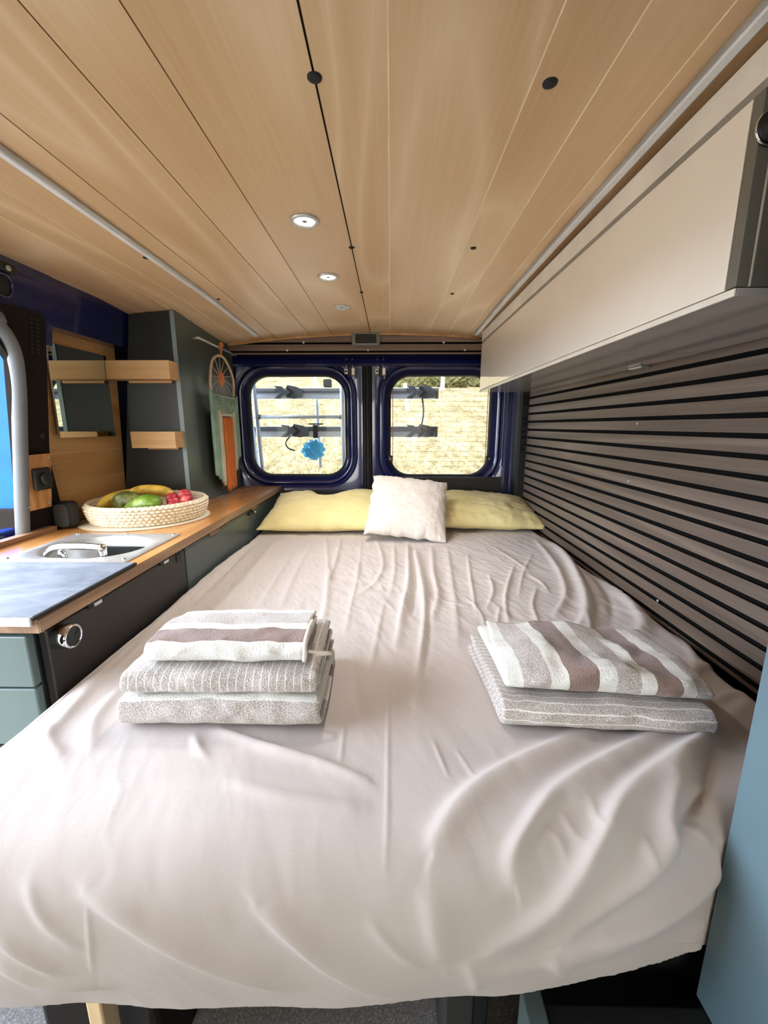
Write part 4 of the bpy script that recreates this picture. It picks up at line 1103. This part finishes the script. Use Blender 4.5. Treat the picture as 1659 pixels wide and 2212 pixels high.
# macrame net: crossing cords between the hoop and the tassels, on a knotted band
net = []
for k in range(9):
    y = 2.055+k*.031
    net.append(tubed(smooth_path([(dcx+.004, y, 1.478), (dcx+.008, y+.0155, 1.455), (dcx+.004, y, 1.432), (dcx+.008, y+.0155, 1.409), (dcx+.003, y+.004, 1.392)], 4), .0036, 6))
    net.append(tubed(smooth_path([(dcx+.006, y+.0155, 1.478), (dcx+.004, y, 1.455), (dcx+.008, y+.0155, 1.432), (dcx+.004, y, 1.409), (dcx+.006, y+.012, 1.392)], 4), .0036, 6))
net.append(tubed([(dcx+.004, 2.045, 1.478), (dcx+.006, 2.33, 1.474)], .004, 8)); net.append(tubed([(dcx+.004, 2.06, 1.391), (dcx+.006, 2.325, 1.391)], .0045, 8))
V, F = join(net); mk('macrame_net', V, F, M_mint, dr, smooth=True)
tube('ecru_band', [(dcx+.004, 2.075, 1.386), (dcx+.006, 2.30, 1.384)], .008, M_ecru, dr, 8)

# ------------------------------------------------------------------ ceiling lamps and light strips
for x, y, lb in ((-.21, 1.127, 'lit chrome ceiling spotlight closest to the camera, largest of the three'), (-.21, 1.513, 'lit chrome ceiling spotlight, middle one of the row'), (-.207, 1.877, 'small-looking chrome ceiling spotlight closest to the rear doors')):
    z = ceilz(x, y)
    s = thing('ceiling_spotlight', lb, 'ceiling light', (x, y, z), 'ceiling spotlights in a row')
    lathe('ring', [(.0245, z+.002), (.0245, z-.002), (.0270, z-.0055), (.0325, z-.0055), (.0345, z-.003), (.035, z+.001)], M_steel, s, 40, c=(x, y, 0))
    lathe('lens', [(.0248, z-.0005), (.024, z-.0022), (.0005, z-.0028)], M_led if y < 1.7 else M_diff, s, 32, c=(x, y, 0))
    lathe('led_chip', [(.006, z-.0026), (.006, z-.0034), (.0005, z-.0036)], M_grey, s, 14, c=(x, y, 0))
for x, y0, y1, lb in ((-.688, -.7, 2.255, 'aluminium light strip along the ceiling above the kitchen side'), (.440, -.7, 2.30, 'aluminium light strip along the ceiling beside the beige wall cupboard')):
    s = thing('light_strip', lb, 'light strip', (x, 1, 1.79), 'ceiling light strips')
    ys = np.linspace(y0, y1, 30); V = []; W2 = []
    for y in ys:
        z = ceilz(x, y)-.0005; q = -1 if x < 0 else 1
        V += [(x-.0115, y, z), (x-.0115, y, z-.006), (x-.010, y, z-.0085), (x+.010, y, z-.0085), (x+.0115, y, z-.006), (x+.0115, y, z)]
        W2 += [(x-.0085, y, z-.0087), (x-.006, y, z-.0115), (x+.006, y, z-.0115), (x+.0085, y, z-.0087)]
    def sweep(V, n):
        m = len(V)//n; F = [[i*n+k, i*n+(k+1) % n, (i+1)*n+(k+1) % n, (i+1)*n+k] for i in range(m-1) for k in range(n)]
        return F+[list(range(n))[::-1], [(m-1)*n+k for k in range(n)]]
    fixn(mk('profile', V, sweep(V, 6), M_alu, s)); fixn(mk('diffuser', W2, sweep(W2, 4), M_diff, s))

# dome lamp on the header
dl_ = thing('dome_lamp', 'small rectangular interior lamp on the slatted header above the rear doors', 'lamp', (-.135, 2.38, 1.75))
fixn(mk('housing', *prismd(rrect(-.135, 1.790, .150, .078, .012, 6), 'y', 2.370, 2.3945), M_grey, dl_))
fixn(mk('lens', *prismd(rrect(-.135, 1.787, .112, .046, .006, 5), 'y', 2.364, 2.3698), M_trimgrey, dl_))
tube('lens_rim', [(x, 2.368, z) for x, z in rrect(-.135, 1.787, .118, .052, .008, 5)], .0025, M_greyalu, dl_, 6, closed=True)

# ------------------------------------------------------------------ overhead cupboard over the slatted wall
oc = thing('overhead_cupboard', 'long glossy beige wall cupboard over the slatted wall', 'cupboard', (.62, 1.43, 1.503))
box('body', (.478, .630, 1.5125), (.795, 2.244, 1.775), M_whiteedge, oc, .001)
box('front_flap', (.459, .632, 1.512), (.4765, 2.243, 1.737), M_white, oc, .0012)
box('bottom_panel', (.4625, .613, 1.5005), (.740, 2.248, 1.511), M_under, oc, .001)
box('bottom_edge', (.4590, .613, 1.5005), (.4620, 2.248, 1.5105), M_whiteedge, oc, .001)
box('top_rail', (.459, .613, 1.7485), (.4775, 2.244, 1.792), M_whiteedge, oc, .001)
box('groove_rail', (.4605, .613, 1.7375), (.477, 2.244, 1.748), M_greyalu, oc, .001)
box('end_stile', (.459, .6125, 1.512), (.4755, .6295, 1.7365), M_grey, oc, .001)
box('stile_line', (.476, .6115, 1.512), (.4785, .6290, 1.7365), M_greyl, oc, .0005)
box('end_panel', (.479, .6125, 1.512), (.790, .6295, 1.7365), M_grey, oc, .001)
lk = lathe('lock_button', [(.016, .612), (.017, .607), (.014, .602), (.0005, .600)], M_black, oc, 28, axis='y', c=(.4695, 0, 1.692))
tube('lock_rim', [(.4695+.0175*math.cos(a), .609, 1.692+.0185*math.sin(a)) for a in np.linspace(0, 2*PI, 32, endpoint=False)], .0016, M_chrome, lk, 8, closed=True)
box('flap_hinge', (.462, .895, 1.508), (.4745, .925, 1.5125), M_black, oc, .001)
box('clip', (.716, 1.265, 1.494), (.742, 1.330, 1.5003), M_alu, oc, .002)
lathe('screw', [(.0045, 1.5004), (.0042, 1.499), (.0005, 1.498)], M_zinc, oc, 12, c=(.70, 1.24, 0))
# ------------------------------------------------------------------ outside the rear windows
bk = thing('bike_rack', 'silver two-rail bicycle rack outside both rear windows', 'bicycle rack', (-.3, 2.8, 1.26))
for z in (1.536, 1.293):
    r_ = box('rail', (-.93, 2.775, z-.034), (.302, 2.825, z+.034), M_outalu, bk, .004)
    box('rail_channel', (-.93, 2.769, z+.002), (.302, 2.7745, z+.031), M_outgrey, r_, .001)
    box('end_cap', (.288, 2.767, z-.034), (.306, 2.828, z+.034), M_grey, r_, .003)
    for x in (-.66, .185):
        x = x+(.03 if z < 1.4 and x < 0 else 0)
        k = prism('wheel_clamp', [(x-.085, z+.045), (x-.035, z+.040), (x-.015, z+.012), (x, z+.050), (x+.060, z+.038), (x+.098, z+.020), (x+.092, z-.030), (x+.040, z-.036), (x, z-.030), (x-.018, z-.006), (x-.05, z-.036), (x-.088, z-.034), (x-.045, z+.004)], 'y', 2.745, 2.768, M_outgrey, bk, bev=.003)
        prism('clamp_jaw', [(x+.005, z+.036), (x+.045, z+.004), (x+.010, z-.026), (x-.010, z-.026), (x+.018, z+.004), (x-.008, z+.036)], 'y', 2.738, 2.745, M_black, k)
tube('strap', smooth_path([(-.655, 2.74, 1.262), (-.682, 2.735, 1.225), (-.668, 2.735, 1.188), (-.625, 2.735, 1.172)], 7), .013, M_black, bk, 8, flat=.35)
tube('strap', smooth_path([(.198, 2.74, 1.51), (.208, 2.732, 1.43), (.202, 2.732, 1.36), (.186, 2.74, 1.295), (.184, 2.74, 1.255)], 7), .016, M_black, bk, 8, flat=.35)
box('strap_band', (-.508, 2.762, 1.252), (-.478, 2.832, 1.336), M_black, bk, .004)
box('strap_tongue', (-.535, 2.755, 1.338), (-.440, 2.765, 1.346), M_black, bk, .002)
tube('upright', [(-.50, 2.86, 1.66), (-.482, 2.86, 1.05)], .012, M_outalu, bk, 12)
box('hinge_block', (-.435, 2.78, 1.575), (-.385, 2.83, 1.625), M_trimgrey, bk, .006)
ld = thing('ladder', 'silver tube ladder outside the rear window beside the tall cabinet', 'ladder', (-.6, 2.72, .9))
for a, b in (((-.915, 2.72, 1.68), (-.866, 2.72, .95)), ((-.862, 2.69, 1.68), (-.826, 2.69, .95)), ((-.305, 2.69, 1.66), (-.300, 2.69, .95))):
    tube('stile', [a, b], .0135, M_outalu, ld, 14)
tube('rung', [(-.865, 2.69, 1.385), (-.302, 2.69, 1.385)], .011, M_outalu, ld, 14)
for x in (-.83, -.318): lathe('rung_collar', [(.0145, x-.008), (.0145, x+.008)], M_grey, ld, 16, axis='x', c=(0, 2.69, 1.385))
def rag():
    bm = bmesh.new(); bmesh.ops.create_icosphere(bm, subdivisions=5, radius=1)
    for v in bm.verts:
        p = v.co; n = .35*math.sin(5*p.x+4*p.z)*math.sin(4*p.y+3*p.x)+.25*math.sin(11*p.z+7*p.x)*math.sin(9*p.x-4*p.y)+.12*math.sin(23*p.x+17*p.z)
        v.co = Vector((p.x*.068, p.y*.035, p.z*.064))*(1+.55*n)
    V, F = bmd(bm); return V, F
V, F = rag(); o = mk('rag', np.array(V)+np.array([-.515, 2.80, 1.172]), F, M_bluecloth, smooth=True)
tag(o, 'crumpled bright blue rag hanging from the lower rail of the bicycle rack', 'rag')

def gz(x, y):
    y = np.asarray(y, float); x = np.asarray(x, float)
    return -.55+.17*np.clip(y-9, 0, None)+.55*fbm(x*.07+3, y*.07, 3)*smst(8, 20, y)
def ground():
    xs = np.linspace(-70, 70, 120); ys = np.concatenate([np.linspace(-40, 8, 20), np.linspace(8.6, 90, 130)])
    X, Y = np.meshgrid(xs, ys, indexing='ij'); Z = gz(X, Y)
    o = mk('hill', np.stack([X, Y, Z], -1).reshape(-1, 3), gridF(len(xs), len(ys)), M_field, smooth=True, loc=(0, 0, 0))
    tag(o, kind='structure')
ground()
def grass():
    V = []; F = []
    n = 5200
    for i in range(n):
        y = 11+22*RNG.random()**1.2; x = (RNG.random()-.5)*1.0*y-.1*y; z = float(gz(x, y))
        if abs(x-.95) < .5 and abs(y-24) < 1: continue
        s = .05+.09*RNG.random()
        for k in range(4):
            a = RNG.random()*2*PI; w = .008+.008*RNG.random(); dx, dy = math.cos(a)*s*.55, math.sin(a)*s*.55
            b = len(V); V += [(x-w*math.sin(a), y+w*math.cos(a), z-.02), (x+w*math.sin(a), y-w*math.cos(a), z-.02), (x+dx, y+dy, z+s)]; F.append([b, b+1, b+2])
    o = mk('dry_grass', V, F, M_straw, loc=(0, 0, 0)); tag(o, 'dry straw grass covering the sunny hillside', 'grass', kind='stuff')
grass()
def bush(x, y, sx, sz, label, seed):
    r = random.Random(seed); z = float(gz(x, y)); parts = []
    bm = bmesh.new(); bmesh.ops.create_icosphere(bm, subdivisions=5, radius=1)
    for v in bm.verts:
        p = v.co.normalized()
        n = .22*math.sin(4*p.x+seed)*math.sin(5*p.z+seed)+.18*math.sin(9*p.x+3*p.z+seed)*math.sin(8*p.y)+.12*math.sin(19*p.x)*math.sin(17*p.z+seed)+.10*(r.random()-.5)
        v.co = Vector((p.x*sx, p.y*sx*.7, max(p.z, -.25)*sz))*(1+n)
    V, F = bmd(bm); o = mk('bush', np.array(V)+np.array([x, y, z+.1]), F, M_leaf)
    tag(o, label, 'bush', 'scrub bushes on the hillside')
bush(1.9, 37, 1.5, 1.25, 'scrub bush on the hillside behind the upper bicycle rail', 3)
bush(5.0, 40, 1.9, 1.4, 'wide scrub bush on the hillside, by the white trunk', 5)
bush(8.2, 43, 1.5, 1.1, 'lower scrub bush at the far end of the bush row', 8)
P_ = smooth_path([(.98, 24, float(gz(.98, 24))-.1), (.86, 24, float(gz(.98, 24))+.8), (.78, 24, float(gz(.98, 24))+1.5)], 5)
tag(tube('post', P_, .11, M_post, n=10), 'slanted white post standing in the dry field behind the rack', 'post')
P_ = smooth_path([(4.25, 36, float(gz(4.25, 36))-.1), (4.3, 36, float(gz(4.25, 36))+.9), (4.2, 36, float(gz(4.25, 36))+1.9), (4.35, 36, float(gz(4.25, 36))+2.4)], 5)
tag(tube('tree_trunk', P_, np.linspace(.2, .08, len(P_)), M_post, n=10), 'short pale tree trunk in front of the wide bush', 'tree trunk')

# ------------------------------------------------------------------ daylight
w = bpy.data.worlds.new('sky'); SC.world = w; w.use_nodes = True; nt = w.node_tree; nt.nodes.clear()
ow = nt.nodes.new('ShaderNodeOutputWorld'); bg = nt.nodes.new('ShaderNodeBackground'); tc2 = nt.nodes.new('ShaderNodeTexCoord')
nrm = nt.nodes.new('ShaderNodeVectorMath'); nrm.operation = 'NORMALIZE'; nt.links.new(tc2.outputs['Generated'], nrm.inputs[0])
def lobe(d, lo, hi, c):
    dt_ = nt.nodes.new('ShaderNodeVectorMath'); dt_.operation = 'DOT_PRODUCT'; nt.links.new(nrm.outputs[0], dt_.inputs[0]); dt_.inputs[1].default_value = Vector(d).normalized()
    mr_ = nt.nodes.new('ShaderNodeMapRange'); mr_.interpolation_type = 'SMOOTHSTEP'; nt.links.new(dt_.outputs['Value'], mr_.inputs[0]); mr_.inputs[1].default_value = lo; mr_.inputs[2].default_value = hi
    sc2 = nt.nodes.new('ShaderNodeVectorMath'); sc2.operation = 'SCALE'; sc2.inputs[0].default_value = c; nt.links.new(mr_.outputs[0], sc2.inputs['Scale']); return sc2.outputs[0]
def vadd(a, b):
    n_ = nt.nodes.new('ShaderNodeVectorMath'); n_.operation = 'ADD'; nt.links.new(a, n_.inputs[0]); nt.links.new(b, n_.inputs[1]); return n_.outputs[0]
base_ = nt.nodes.new('ShaderNodeCombineXYZ')
for k_, v_ in enumerate((.50, .56, .66)): base_.inputs[k_].default_value = v_
tot = vadd(vadd(base_.outputs[0], lobe((-1, -.12, .14), .48, .99, SIDE)), lobe((0, -1, .22), .45, .98, FRONT))
nt.links.new(tot, bg.inputs[0]); nt.links.new(bg.outputs[0], ow.inputs[0]); bg.inputs[1].default_value = SKY
sun = bpy.data.lights.new('sun', 'SUN'); sun.energy = SUN; sun.angle = R(1.0); sun.color = (1, .95, .86)
so = bpy.data.objects.new('sun', sun); COL.objects.link(so); so.rotation_euler = Vector((-.12, 1, -1.35)).to_track_quat('-Z', 'Y').to_euler()
# lamps in the lit spotlights
for x, y in ((-.21, 1.127), (-.21, 1.513), (-.207, 1.877)):
    l = bpy.data.lights.new('spot_lamp', 'SPOT'); l.energy = LAMP; l.color = (1, .96, .90); l.spot_size = R(120); l.spot_blend = .8; l.shadow_soft_size = .02
    lo = bpy.data.objects.new('spot_lamp', l); COL.objects.link(lo); lo.location = (x, y, ceilz(x, y)-.012)

vs = SC.view_settings; vs.view_transform = 'Standard'; vs.look = 'None'; vs.gamma = 1; vs.exposure = EXPO; vs.use_curve_mapping = False
SC.cycles.use_denoising = True
SC.cycles.max_bounces = 10; SC.cycles.diffuse_bounces = 6; SC.cycles.glossy_bounces = 4; SC.cycles.transparent_max_bounces = 8
SC.cycles.sample_clamp_indirect = 6; SC.cycles.caustics_reflective = False; SC.cycles.caustics_refractive = False
